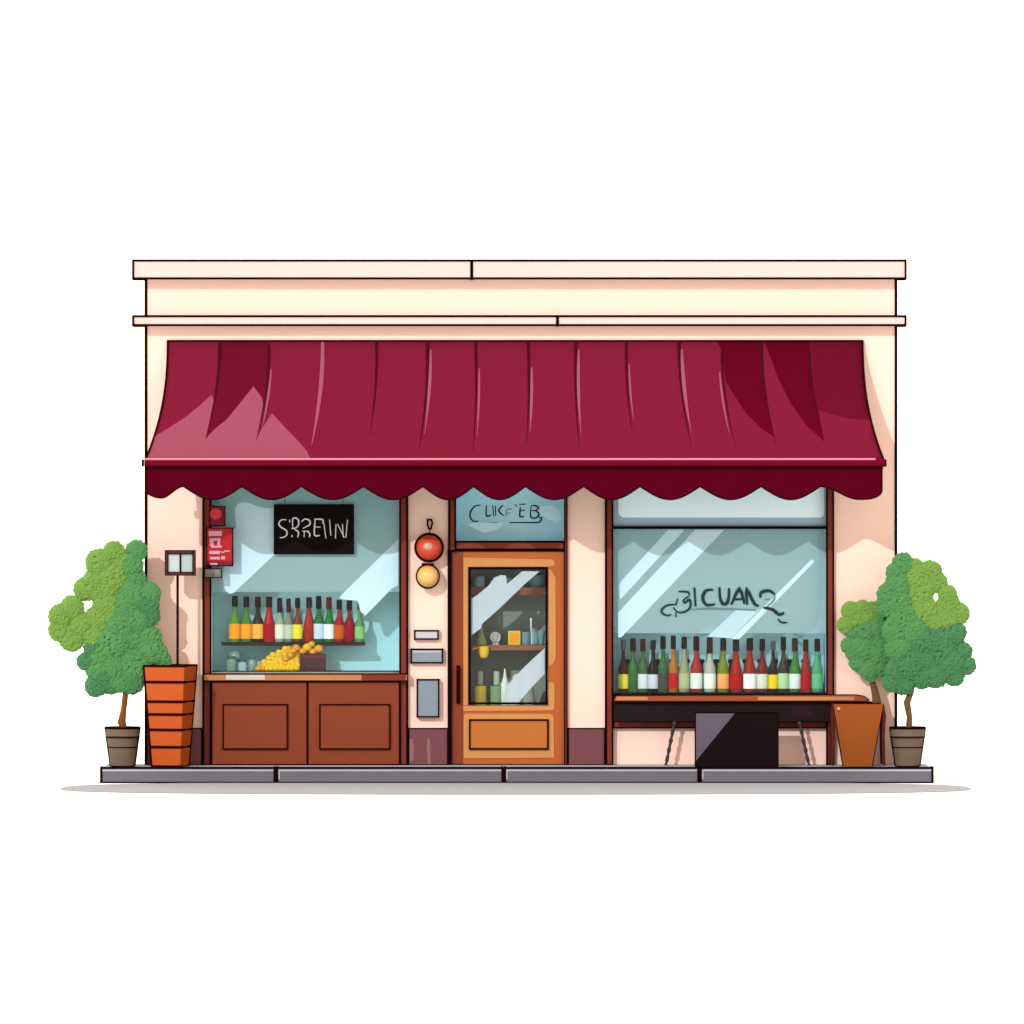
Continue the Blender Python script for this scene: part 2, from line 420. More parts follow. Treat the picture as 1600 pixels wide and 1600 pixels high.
filmshape(RW, f6, [(750, 318), (915, 318), (330, 930), (312, 930), (312, 790)], REFL)
filmshape(RW, f6, [(1408, 490), (1418, 490), (1424, 500), (1420, 508), (1000, 940), (955, 940)], REFL)
filmshape(RW, f6, [(985, 772), (1115, 772), (958, 935), (820, 925)], REFL2, .0045)
lt = MB()
strokes(lt, [[(640, 745), (600, 745), (565, 765), (560, 790), (590, 806), (615, 800)],
             [(625, 760), (650, 786), (690, 785), (722, 758), (718, 715), (690, 735), (685, 716), (716, 695)], [(716, 690), (708, 672), (655, 670)],
             [(640, 790), (640, 815)], [(640, 745), (650, 710)]], f6, YG - .012, .010, 0)
strokes(lt, [[(745, 648), (752, 755)], [(852, 660), (810, 665), (792, 705), (812, 745), (862, 742)],
             [(888, 645), (890, 700), (905, 738), (930, 735), (940, 700), (942, 650)], [(955, 745), (1000, 655), (1030, 740)], [(975, 715), (1015, 712)],
             [(1045, 745), (1042, 655), (1085, 738), (1112, 750)], [(1120, 705), (1125, 675), (1170, 665), (1202, 685)],
             [(1138, 762), (1190, 772), (1225, 800), (1255, 790)]], f6, YG - .012, .0155, 0)
strokes(lt, [[(1202, 685), (1195, 720), (1150, 762)], [(1145, 715), (1175, 712)], [(730, 772), (850, 765), (1100, 775)]], f6, YG - .012, .008, 1)
strokes(lt, [[(1220, 825), (1240, 845), (1272, 845)]], f6, YG - .012, .009, 0)
lt.build('lettering', [MATS['dark green lettering'], MATS['grey lettering']], RW)

# ---------------------------------------------------------------- the awning (part of the building)
AT, AB_ = 533.0, 719.0
def adepth(t): return -(.02 + .90 * max(0, min(1, t)) ** 1.3)
def AW(px, py, off=0.0):
    t = (py - AT) / (AB_ - AT); p = P(px, py, adepth(t)); return p + Vector((0, -off, off * .6))
def edgeL(t): return 262 - 35 * t ** 2.3
def edgeR(t): return 1348 + 33 * t ** 2.3
bm = bmesh.new()
NC, NR = 90, 24
grid = []
for j in range(NR + 1):
    t = j / NR; row = []
    for i in range(NC + 1):
        row.append(bm.verts.new((edgeL(t) + (edgeR(t) - edgeL(t)) * i / NC, 0, AT + (AB_ - AT) * t)))
    grid.append(row)
for j in range(NR):
    for i in range(NC): bm.faces.new((grid[j][i], grid[j][i + 1], grid[j + 1][i + 1], grid[j + 1][i]))
SUNLIT = [(229, 719.5), (226, 716), (242, 682), (262, 670), (290, 652), (312, 634), (331, 617), (334, 626), (321, 686), (334, 672), (355, 655), (396, 604), (409, 622), (412, 640), (400, 688), (408, 672), (425, 646), (445, 668), (468, 692), (480, 706), (486, 719.5)]  # outline of the sun highlight painted on the cloth
DK1 = [(345, 532), (420, 532), (421, 545), (412, 624), (396, 604), (355, 655), (334, 672), (323, 684), (335, 620), (342, 560)]  # this and the next outlines bound shade painted on the cloth
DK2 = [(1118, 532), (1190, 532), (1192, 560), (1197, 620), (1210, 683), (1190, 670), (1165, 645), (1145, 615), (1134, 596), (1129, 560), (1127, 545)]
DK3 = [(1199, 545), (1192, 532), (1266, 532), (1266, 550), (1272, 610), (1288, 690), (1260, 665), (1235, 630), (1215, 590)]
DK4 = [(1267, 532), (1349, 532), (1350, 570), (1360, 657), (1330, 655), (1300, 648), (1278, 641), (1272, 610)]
def inpoly(x, z, poly):
    c = False; n = len(poly)
    for i in range(n):
        (x1, z1), (x2, z2) = poly[i], poly[i - 1]
        if (z1 > z) != (z2 > z) and x < (x2 - x1) * (z - z1) / (z2 - z1) + x1: c = not c
    return c
for poly in (SUNLIT, DK1, DK2, DK3, DK4):
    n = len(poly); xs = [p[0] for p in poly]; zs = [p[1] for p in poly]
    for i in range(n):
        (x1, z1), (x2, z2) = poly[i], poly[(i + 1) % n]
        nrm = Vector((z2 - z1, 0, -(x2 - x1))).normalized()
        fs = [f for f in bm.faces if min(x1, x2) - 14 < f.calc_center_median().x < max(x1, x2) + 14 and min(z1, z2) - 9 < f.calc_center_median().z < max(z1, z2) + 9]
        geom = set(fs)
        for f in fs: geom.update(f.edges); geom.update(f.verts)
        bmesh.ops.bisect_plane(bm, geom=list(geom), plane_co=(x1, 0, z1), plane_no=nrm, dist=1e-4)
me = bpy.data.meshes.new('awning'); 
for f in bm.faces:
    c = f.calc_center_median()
    f.material_index = 1 if inpoly(c.x, c.z, SUNLIT) else 2 if (inpoly(c.x, c.z, DK2) or inpoly(c.x, c.z, DK3)) else 3 if (inpoly(c.x, c.z, DK1) or inpoly(c.x, c.z, DK4)) else 0
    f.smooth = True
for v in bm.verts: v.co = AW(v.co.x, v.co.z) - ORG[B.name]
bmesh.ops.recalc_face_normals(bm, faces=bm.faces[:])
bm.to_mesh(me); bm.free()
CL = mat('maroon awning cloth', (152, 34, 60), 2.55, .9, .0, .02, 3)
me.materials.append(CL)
me.materials.append(mat('pink awning highlight', (192, 92, 112), 2.55, .9, .0, .02, 3))  # sun highlight put into the cloth colour
me.materials.append(mat('deep red awning shade', (120, 10, 32), 2.7, .9, .0, .02, 3))  # this and the next darken the cloth as painted shade
me.materials.append(mat('dark maroon awning shade', (129, 22, 45), 2.65, .9, .0, .02, 3))
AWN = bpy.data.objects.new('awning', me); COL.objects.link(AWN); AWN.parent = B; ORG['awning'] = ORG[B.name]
so = AWN.modifiers.new('thickness', 'SOLIDIFY'); so.thickness = .006; so.offset = 0
AWN['label'] = 'maroon cloth awning with scalloped edge'
VAL = mat('deep maroon valance cloth', (104, 6, 33), 2.5, .9, .0, .02, 3)
SEAM = mat('dark seam cloth', (88, 4, 22), 2.35, .8, .05, 0)
SHEEN = mat('pink fold highlight', (190, 92, 112), 2.4, .5, .1, 0)  # light catching the folds, painted as raised pink strips
# edges of the cloth
e = MB()
e.tube([AW(edgeL(t / 20), AT + (AB_ - AT) * t / 20, .004) for t in range(21)], .011, 0, 6)
e.tube([AW(edgeR(t / 20), AT + (AB_ - AT) * t / 20, .004) for t in range(21)], .011, 0, 6)
e.tube([AW(261, AT, .006), AW(1349, AT, .006)], .009, 0, 6)
e.build('edge_binding', [INK2], AWN)
seams = [(343, 533, 322, 688, 1, 0), (420, 540, 400, 690, 1, .6), (588, 533, 578, 680, 1, 0), (668, 533, 655, 702, 1.1, 1), (743, 533, 739, 705, .95, .6), (825, 533, 822, 698, 1, .9),
         (900, 533, 905, 700, 1, 1), (979, 533, 988, 676, .9, .5), (1061, 533, 1080, 697, 1, 1.3), (1128, 543, 1149, 697, .8, .6), (1190, 535, 1213, 698, 1, 0), (1265, 550, 1288, 693, .9, 0)]
def seam_path(x0, y0, x1, y1, dx=0, a=0., b=1.):
    out = []
    for i in range(15):
        t = a + (b - a) * i / 14
        out.append((x0 + 2.2 * math.sin(math.pi * t) * (-1 if x1 > x0 else 1) + (x1 - x0) * t ** 1.5 + dx, y0 + (y1 - y0) * t))
    return out
for (x0, y0, x1, y1, wd, hl) in seams:
    s_ = MB(); pts = seam_path(x0, y0, x1, y1)
    s_.tube([AW(a, b, .004) for a, b in pts], .01, 0, 6, False, [.0165 * wd * (1 - .93 * (i / 14) ** 1.5) for i in range(15)], .6)
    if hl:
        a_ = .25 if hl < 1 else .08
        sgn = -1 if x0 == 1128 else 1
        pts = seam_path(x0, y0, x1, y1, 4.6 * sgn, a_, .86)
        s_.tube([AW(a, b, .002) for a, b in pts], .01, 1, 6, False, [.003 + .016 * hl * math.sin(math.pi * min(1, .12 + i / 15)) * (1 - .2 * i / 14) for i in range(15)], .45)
    s_.build('seam', [SEAM, SHEEN], AWN)
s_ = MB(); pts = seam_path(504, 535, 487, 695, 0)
s_.tube([AW(a, b, .002) for a, b in pts], .01, 0, 6, False, [.003 + .02 * math.sin(math.pi * min(1, .25 + .75 * i / 14)) for i in range(15)], .45); s_.build('seam', [SHEEN], AWN)  # pink strip alone: a painted highlight on a fold
# front bar and valance
yb = adepth(1) - .02
bar = MB()
bar.tube([P(226, 723, yb), P(1382, 723, yb)], .040, 0, 20)
bar.tube([P(226, 717.8, yb - .018), P(1368, 717.8, yb - .018)], .013, 1, 8)  # thin pink tube paints the highlight along the bar top
bar.tube([P(225, 723.5, yb), P(221.5, 723.5, yb)], .036, 2, 14); bar.tube([P(1382, 723.5, yb), P(1385, 723.5, yb)], .036, 2, 14)
bar.tube([P(227, 731, yb - .012), P(1380, 731, yb - .012)], .013, 2, 6)
bar.build('front_bar', [mat('maroon front bar', (140, 14, 42), 2.6, .8, .0, 0), mat('pink bar highlight', (232, 140, 158), 2.0, .4, .2, 0), mat('near black maroon', (52, 6, 16), 2.35, .8, 0, 0)], AWN, True)
cusps = [287, 378, 471, 568, 661, 740, 821, 912, 1000, 1094, 1189, 1282]
low = []
def arc(xa, xb, ya=760, yb_=760, yl=780.5, first=False, last=False):
    out = []; N = 18
    for i in range(N):
        t = i / N
        if first: h = (1 - (1 - min(1, t / .25)) ** 2) ** .5 if t < .25 else .5 + .5 * math.cos(math.pi * (t - .25) / .75) ** 1
        elif last: h = .5 - .5 * math.cos(math.pi * min(1, t / .75)) if t < .7 else (max(0, 1 - ((t - .7) / .3) ** 2)) ** .5
        else: h = math.sin(math.pi * t) ** 1.05 if True else 0
        out.append((xa + (xb - xa) * t, ya + (yl - ya) * h))
    return out
for i in range(25): 
    t = i / 25; low.append((228 + 59 * t, 770 + 8 * math.sin(math.pi * min(1, t / .4) / 2) if t < .4 else 778 - 18 * (.5 - .5 * math.cos(math.pi * (t - .4) / .6))))
for a, b in zip(cusps[:-1], cusps[1:]): low += arc(a, b)
for i in range(25):
    t = i / 24
    if t < .72: low.append((1282 + 96 * t, 760 + 20 * (.5 - .5 * math.cos(math.pi * min(1, t / .62)))))
    else:
        u = (t - .72) / .28; low.append((1282 + 96 * (.72 + .28 * math.sin(u * math.pi / 2)), 780 - 14 * (1 - math.cos(u * math.pi / 2))))
yv = yb - .004
va = MB()
topn = len(low)
b0 = len(va.v)
for (a, b) in low:
    k_ = .012 * math.sin((a - 228) / 93 * 2 * math.pi)
    for (yy_, zz) in ((yv, 731), (yv - .004 + k_, b)):
        p = P(a, zz, yv); va.v.append(Vector((p.x, yy_, p.z)))
for i in range(topn - 1):
    q = b0 + i * 2; va.face([q, q + 1, q + 3, q + 2], 0)
va.tube([(P(a, b, yv).x, yv - .006 + .012 * math.sin((a - 228) / 93 * 2 * math.pi), P(a, b, yv).z) for a, b in low], .009, 1, 6)
va.tube([P(228, 731, yv - .003), P(227.5, 750, yv - .003), P(228, 770, yv - .003)], .009, 1, 6); va.tube([P(1378, 731, yv - .003), P(1378, 766, yv - .003)], .009, 1, 6)
VO = va.build('valance', [VAL, INK2], AWN)
# folding arms under the cloth
for px in (300, 800, 1310):
    a = MB(); a.tube([P(px, 700, -.01), P(px + 6, 722, yb + .03)], .014, 0, 8); a.build('support_arm', [INK2], AWN)

# ---------------------------------------------------------------- signs and fittings
BLK = mat('black board', (30, 18, 20), 2, .8, .02, .05)
s_ = empty('hanging_sign', P(490, 866, .035), 'black chalkboard sign with white hand lettering in the left shop window', 'sign')
q = MB(); pxbox(q, 428.5, 552.5, 788.5, 865.5, .0, .03, 0, 1, .006); q.build('board', [BLK, INK], s_)
q = MB()
strokes(q, [[(655, 320), (620, 322), (603, 350), (622, 375), (652, 392), (660, 418), (642, 440), (610, 446)], [(678, 318), (678, 340)],
            [(700, 380), (700, 312), (732, 315), (742, 345), (725, 375), (690, 382)], [(694, 425), (694, 442)], [(712, 388), (738, 405), (735, 442)],
            [(760, 335), (785, 315), (815, 325), (820, 350), (800, 365), (770, 380)], [(765, 400), (810, 398)], [(780, 400), (778, 442)], [(800, 400), (818, 418), (815, 442)],
            [(855, 315), (850, 425), (888, 428)], [(850, 315), (908, 320), (905, 345)], [(855, 370), (892, 372)], [(915, 340), (930, 450)], [(955, 320), (964, 430)],
            [(1000, 350), (996, 450)], [(1012, 352), (1058, 446)], [(1045, 350), (1050, 440)], [(1080, 320), (1068, 446)]], f4, -.003, .0068, 0)
q.build('lettering', [mat('white chalk', (235, 230, 232), 1.6)], s_)
for px in (445, 536):
    q = MB(); q.tube([P(px, 788, .015), P(px, 747, .015)], .003, 0, 6); q.build('hanging_wire', [INK], s_)

REDP = mat('bright red board', (200, 22, 34), 1.9, .5, .15, .04)
REDB = mat('brown red box side', (140, 32, 44), 1.9, .6, .1, .05)
PINKM = mat('pink print', (246, 170, 185), 1.9, .7, .05, 0)
f8 = lambda a, b: (300 + a / 8.889, 770 + b / 8.889)
s_ = empty('wall_box', P(339, 822, -.1), 'small red alarm box with round button above the red notice', 'box')
q = MB(); pxbox(q, 328, 351.5, 791, 821.5, -.11, -.042, 0, 1, .006); q.build('box_body', [REDB, INK], s_)
q = MB(); c = P(337.5, 803, -.11)
q.prism([(c.x + .058 * math.cos(t / 16 * 2 * math.pi), c.z + .055 * math.sin(t / 16 * 2 * math.pi)) for t in range(16)], -.13, -.111, 0)
q.build('round_button', [mat('bright red button', (232, 40, 60), 1.9, .4, .2, 0)], s_)
s_ = empty('notice_board', P(343, 884, -.1), 'red notice board with pink printed lines on the left window post', 'sign')
q = MB(); pxbox(q, 323, 363.5, 825, 884, -.10, -.042, 0, 1, .007); q.box(X(324), X(363), -.103, -.1005, Z(883, -.1), Z(877, -.1), 2); q.build('board', [REDP, INK, REDB], s_)
q = MB()
def f8r(a0, b0_, a1, b1): 
    A_ = P(*f8(a0, b1), -.104); C_ = P(*f8(a1, b0_), -.104); q.box(A_.x, C_.x, -.106, -.1035, A_.z, C_.z, 0)
f8r(232, 530, 415, 600); f8r(245, 630, 395, 668); f8r(245, 668, 300, 735); f8r(355, 672, 388, 735); f8r(262, 735, 415, 762)
f8r(240, 805, 390, 850); f8r(402, 815, 450, 835); f8r(450, 800, 525, 820); f8r(250, 890, 388, 925); f8r(405, 880, 460, 925); f8r(250, 975, 355, 1000)
q.build('printing', [PINKM], s_)
s_ = MB(); pxbox(s_, 319.5, 346, 888.5, 902.5, -.1, -.042, 0, 1, .006)
s_.box(X(322), X(344), -.103, -.1005, Z(896, -.1), Z(890.5, -.1), 2)
tag(s_.build('junction_box', [mat('grey brown metal', (140, 128, 112), 1.9), INK, mat('light grey brown metal', (160, 148, 134), 1.9)]), 'small grey brown box fixed under the red notice board', 'box')

# pier with hook, round lanterns and plates
q = MB(); c = P(671.5, 819, -.02)
q.tube([P(a, b, -.05) for a, b in ((668.5, 812), (674, 812), (675.5, 817), (673.5, 826), (670, 826), (668, 820))], .011, 0, 6, True)
q.tube([P(671.5, 812, -.05), P(671.5, 812, -.001)], .008, 0, 6); q.tube([P(671.5, 826, -.05), P(671.5, 834, -.07)], .006, 0, 6)
tag(q.build('wall_hook', [INK2]), 'dark metal wall hook holding the red round lantern', 'hook')
def ball(mb, c, r, mi, sy=1, sz=1, n=24):
    mb.lathe(c, [(max(1e-3, r * math.sin(math.pi * i / 12)), -r * sz * math.cos(math.pi * i / 12)) for i in range(13)], mi, n, True, 1, sy)
s_ = empty('round_lantern', P(670.5, 879, -.12), 'round red orange lantern hanging from the hook on the narrow pier', 'lantern', 'round lanterns on the pier')
q = MB(); c = P(670.5, 855.5, -.13); ball(q, c, .125, 0); q.build('globe', [mat('red orange lantern', (236, 74, 48), 1.8, .35, .3, .03)], s_, True)
q = MB(); q.tube([(c.x + .134 * math.cos(t / 32 * 2 * math.pi), c.y, c.z + .134 * math.sin(t / 32 * 2 * math.pi)) for t in range(32)], .0135, 0, 8, True); q.build('rim', [INK2], s_)
q = MB(); c2 = c + Vector((-.008, -.105, .012)); ball(q, c2, .05, 0, .6, .85); q.build('center_boss', [mat('pale peach boss', (250, 178, 150), 2.1, .3, .3, 0)], s_, True)
s_ = empty('round_lantern', P(668.5, 920, -.12), 'round pale yellow lantern hung below the red one', 'lantern', 'round lanterns on the pier')
q = MB(); c = P(668.5, 900.5, -.13); ball(q, c, .107, 0); q.build('globe', [mat('pale yellow lantern', (254, 190, 112), 1.6, .35, .3, .03)], s_, True)
q = MB(); q.tube([(c.x + .110 * math.cos(t / 32 * 2 * math.pi), c.y, c.z + .115 * math.sin(t / 32 * 2 * math.pi)) for t in range(32)], .010, 0, 8, True)
q.box(c.x - .06, c.x + .06, c.y - .03, c.y + .03, c.z + .105, c.z + .128, 0); q.build('rim', [INK2], s_)
def plate(name, x0, x1, t_, b_, rgb, label, cat, hl=None, dep=.05, rr=.011):
    q = MB(); pxbox(q, x0, x1, t_, b_, -dep, -.001, 0, 1, rr)
    ms = [mat(label[:20], rgb, 2.35, .45, .15, .02), INK]
    if hl:
        q.box(X(x0 + 2.5), X(x1 - 2.5), -dep - .003, -dep - .0005, Z(t_ + 5.2, -dep), Z(t_ + 2.2, -dep), 2); ms.append(mat('pale plate edge', (225, 222, 232), 2.35))
    tag(q.build(name, ms), label, cat)
plate('name_plate', 648, 684.5, 985.5, 998.5, (244, 228, 234), 'small white plate with thick black border on narrow pier', 'plate')
plate('letter_box', 642.5, 691.5, 1014.5, 1035.5, (172, 172, 182), 'wide grey letter slot below the white plate on pier', 'letter box', True)
plate('meter_box', 652, 685.5, 1062, 1120, (160, 170, 182), 'tall blue grey cabinet on the pier above the maroon plinth', 'meter box', None, .07)

# ---------------------------------------------------------------- console table, sandwich board
Tb = empty('console_table', P(1158, 1198, -.3), 'long wooden console table with black apron under the right window', 'table')
q = MB(); yt = -.21
q.prism([(X(a, yt), Z(b, yt)) for a, b in ((958, 1095.5), (962, 1087), (1338, 1086), (1350, 1088), (1358, 1093), (1352, 1095.5))], yt, -.005, 0)
q.tube([P(a, b, yt) for a, b in ((958, 1096), (962, 1086.5), (1338, 1085.5), (1350, 1087.5), (1358, 1093), (1352, 1096))], .006, 1, 4, True)
q.box(X(963, yt), X(1012, yt), yt - .004, yt - .0005, Z(1094, yt), Z(1088.5, yt), 2); q.box(X(1184, yt), X(1335, yt), yt - .004, yt - .0005, Z(1094, yt), Z(1088.5, yt), 2)
q.build('table_top', [wood('mid brown table wood', (190, 88, 48), 2.3), INK, wood('light tan table wood', (238, 154, 100), 2.3)], Tb)
q = MB(); q.box(X(959, -.16), X(1299, -.16), -.16, -.12, Z(1127, -.16), Z(1096.2, -.16), 0)  # black board filling the band under the table top
q.box(X(1236, -.163), X(1268, -.163), -.163, -.1605, Z(1119, -.163), Z(1098, -.163), 1); q.build('apron', [mat('black stained apron', (36, 20, 24), 2), mat('plum apron patch', (52, 20, 32), 2)], Tb)
LEGM = mat('dark grey iron', (78, 68, 68), 2.2, .6, .1, .25, 20)
for (xa, xb) in ((1054.5, 1040), (1248.5, 1264.5)):
    q = MB(); pts = []; tp = []
    for i in range(15):
        t = i / 14; p = P(xa + (xb - xa) * t, 1126 + (1198 - 1126) * t, -.14); p.z = max(p.z, KT + .002)
        pts.append(p); tp.append(.017 + .006 * math.sin(i * 2.3))
    p = pts[-1]; q.tube(pts, .018, 0, 8, False, tp); q.build('leg', [LEGM], Tb)
Bd = empty('sandwich_board', P(1151, 1198, -.5), 'black board box with grey triangle standing in front of the console table', 'board')
q = MB(); y_ = -.55; x0, x1 = X(1086.5, y_), X(1216, y_); zt = Z(1114, y_)
q.boxo(x0, x1, y_, -.44, KT + .001, zt, 0, 1, .006, True); q.build('board', [BLK, INK], Bd)
q = MB(); q.prism([(X(1087.5, y_), Z(1114.5, y_)), (X(1148, y_), Z(1114.5, y_)), (X(1087.5, y_), Z(1189, y_))], y_ - .004, y_ - .0005); q.build('grey_reflection', [mat('violet grey reflection', (120, 104, 118), 2.35)], Bd)  # reflection on the black front, painted as a grey triangle

# ---------------------------------------------------------------- planters and pots
def pot(cx, label, y=-.42, x0=165, x1=218, top=1137, bx0=173, bx1=210, dk=0):
    e_ = empty('plant_pot', (X(cx, y), y, KT), label, 'pot', 'brown plant pots at the ends of the pavement')
    zt = Z(top, y); h = zt - KT; r1 = (x1 - x0) / 2 / S; r0 = (bx1 - bx0) / 2 / S
    c = (X((x0 + x1) / 2, y), y, KT)
    POTM = mat('grey brown clay', (138, 112, 94), 2.2, .8, .05, .04, 6)
    q = MB(); q.lathe(c, [(r0, .001), (r0 + (r1 * .92 - r0) * .98, h * .75), (r1 * .9, h * .75), (r1 * .9, h * .76), (r1, h * .78), (r1 * 1.0, h), (r1 * .88, h), (r1 * .82, h - .05), (0.01, h - .05)], 0, 28, True)
    q.build('pot_body', [POTM], e_, True)
    q = MB()
    for (rr, hh, tt) in ((r1, h, .012), (r1 * .97, h * .77, .009), (r0 + (r1 * .92 - r0) * .67, h * .5, .006), (r0, .006, .006)):
        q.tube([(c[0] + rr * math.cos(t / 28 * 2 * math.pi), y + rr * math.sin(t / 28 * 2 * math.pi), KT + hh) for t in range(28)], tt, 0, 6, True)
    # ribs down both flanks
    for sg in (-1, 1): q.tube([(c[0] + sg * r0, y, KT + .006), (c[0] + sg * r1 * .93, y, KT + h * .77), (c[0] + sg * r1, y, KT + h)], .013, 0, 6)
    q.build('band', [INK], e_)
    q = MB(); q.lathe((c[0], y, KT + h - .048), [(r1 * .82, 0), (r1 * .5, .01), (.01, .016)], 0, 20, False); q.build('soil', [mat('dark soil', (70, 50, 40), 2.2)], e_)
pot(191.5, 'grey brown clay pot left of the striped orange planter')
pot(1418, 'grey brown clay pot right of the plain orange planter', -.42, 1391, 1445, 1137, 1400, 1437)

yP = -.38
e_ = empty('tall_planter', P(266, 1198, yP), 'tall orange planter with dark horizontal bands at left of cabinet', 'planter')
zt = Z(1040, yP); h = zt - KT; c = (X(266, yP), yP, KT); r1, r0 = 40 / S, 28 / S
def rz(z): return r0 + (r1 - r0) * (z / h)
ORP = mat('orange glazed clay', (222, 92, 30), 2.05, .5, .12, .05, 6)
F4, A4 = 1.168, math.radians(31)          # a square planter turned a little so its right side shows
q = MB(); q.lathe(c, [(r0 * F4, .001), (r1 * F4, h), ((r1 - .03) * F4, h), ((r1 - .045) * F4, h - .06), (.01, h - .06)], 0, 4, True, 1, 1, A4); q.build('planter_body', [ORP], e_)
q = MB()
def ring8(rr, z, tt): q.tube([(c[0] + rr * F4 * math.cos(t / 4 * 2 * math.pi + A4), yP + rr * F4 * math.sin(t / 4 * 2 * math.pi + A4), KT + z) for t in range(4)], tt, 0, 6, True)
for py in (1065, 1095.5, 1115.5, 1139.5, 1166.5): ring8(rz(Z(py, yP) - KT) + .002, Z(py, yP) - KT, .011)
ring8(r1, h, .009); ring8(r0, .008, .007)
a8 = [A4 + math.pi, A4]; r0 *= F4; r1 *= F4
for a_ in a8: q.tube([(c[0] + r0 * math.cos(a_), yP + r0 * math.sin(a_), KT + .005), (c[0] + r1 * math.cos(a_), yP + r1 * math.sin(a_), KT + h)], .011, 0, 6)
q.build('band', [INK2], e_)
q = MB(); q.lathe((c[0], yP, KT + h - .059), [((r1 / F4 - .045) * F4, 0), (.1, .01), (.01, .015)], 0, 4, False, 1, 1, A4); q.build('soil', [MATS['dark soil']], e_)
# lantern on a post in it
e_ = empty('post_lantern', P(277.5, 1048, yP), 'small framed two pane lantern on a thin post in the banded planter', 'lantern')
q = MB(); q.tube([P(277.5, 1047, yP), P(277.5, 899, yP)], .013, 0, 8); q.build('post', [INK2], e_)
q = MB(); yl = yP; zb, zt = Z(899, yl - .06), Z(860, yl - .06)
for (a, b) in ((258.5, 263), (301.5, 305.5)): q.boxo(X(a, yl), X(b, yl), yl - .06, yl + .06, zb, zt, 0, 1, .005)
q.boxo(X(263, yl), X(301.5, yl), yl - .06, yl + .06, zt - .035, zt, 0, 1, .005); q.boxo(X(263, yl), X(301.5, yl), yl - .06, yl + .06, zb, zb + .03, 0, 1, .005)
q.box(X(281, yl), X(283.5, yl), yl - .055, yl + .055, zb + .03, zt - .035, 1)
q.build('lantern_frame', [mat('brown lantern frame', (90, 50, 42), 2.3), INK2], e_)
q = MB(); q.box(X(263.2, yl), X(280.8, yl), yl - .045, yl + .045, zb + .031, zt - .036, 0); q.build('pane', [mat('milky lantern glass', (228, 230, 230), 2.3, .2, .3, 0)], e_)
q = MB(); q.box(X(283.7, yl), X(301.3, yl), yl - .045, yl + .045, zb + .031, zt - .036, 0); q.build('pane', [mat('bluish lantern glass', (204, 216, 218), 2.3, .2, .3, 0)], e_)

# plain orange planter in a stand
yQ = -.33
e_ = empty('square_planter', P(1341, 1198, yQ), 'plain brown orange tapered planter held in a dark red stand', 'planter')
q = MB(); c = (X(1339, yQ), yQ, KT)
zt = Z(1099, yQ); h = zt - KT
OR2 = mat('brown orange glazed clay', (188, 92, 36), 2.3, .6, .1, .04, 6)
q.lathe(c, [(.136 * 1.414, .002), (.24 * 1.414, h), (.21 * 1.414, h), (.205 * 1.414, h - .05), (.01, h - .05)], 0, 4, True, 1, 1, math.pi / 4); q.build('planter_body', [OR2], e_)
q = MB(); yf = yQ - .222
q.tube([(X(1303.5, yf), yf, zt), (X(1374.5, yf), yf, zt), (X(1374.5, yf), yQ + .21, zt), (X(1303.5, yf), yQ + .21, zt)], .009, 0, 6, True)
for sg in (-1, 1): q.tube([(c[0] + sg * .236, yf, zt), (c[0] + sg * .138, yQ - .12, KT + .01)], .012, 0, 6)
q.build('edge_trim', [INK2], e_)
for sg in (-1, 1):
    for yy_ in (yQ - .21, yQ + .21):
        q = MB(); q.tube([(c[0] + sg * .240, yy_, zt - .01), (c[0] + sg * .256, yy_, zt - .12), (c[0] + sg * .244, yy_, KT + .3), (c[0] + sg * .252, yy_, KT + .012)], .015, 0, 6); q.build('stand_leg', [mat('dark red stand', (104, 34, 24), 2.3), INK], e_)
q = MB(); ball(q, Vector((c[0] - .19, yf - .004, zt - .045)), .018, 0); q.build('rivet', [mat('peach rivet', (252, 190, 150), 2.3)], e_, True)
q = MB(); q.lathe((c[0], yQ, KT + h - .049), [(.28, 0), (.1, .008), (.01, .012)], 0, 4, False, 1, 1, math.pi / 4); q.build('soil', [MATS['dark soil']], e_)

# ---------------------------------------------------------------- trees
def leafmat(name, rgb, k):
    m = mat(name, rgb, k, .7, .05, .04, 2); nt = m.node_tree
    o = nt.nodes['Material Output']; b = nt.nodes['Principled BSDF']
    t = nt.nodes.new('ShaderNodeBsdfTranslucent'); t.inputs[0].default_value = (*alb(rgb, k), 1)
    mx = nt.nodes.new('ShaderNodeMixShader'); mx.inputs[0].default_value = .4
    nt.links.new(b.outputs[0], mx.inputs[1]); nt.links.new(t.outputs[0], mx.inputs[2]); nt.links.new(mx.outputs[0], o.inputs[0])
    return m
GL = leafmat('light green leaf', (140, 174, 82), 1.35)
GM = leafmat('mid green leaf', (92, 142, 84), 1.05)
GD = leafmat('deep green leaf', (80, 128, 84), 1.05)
BARK = mat('brown bark', (150, 86, 42), 2.2, .85, .05, .15, 14)
BARK2 = mat('grey brown bark', (132, 90, 56), 2.2, .85, .05, .15, 14)
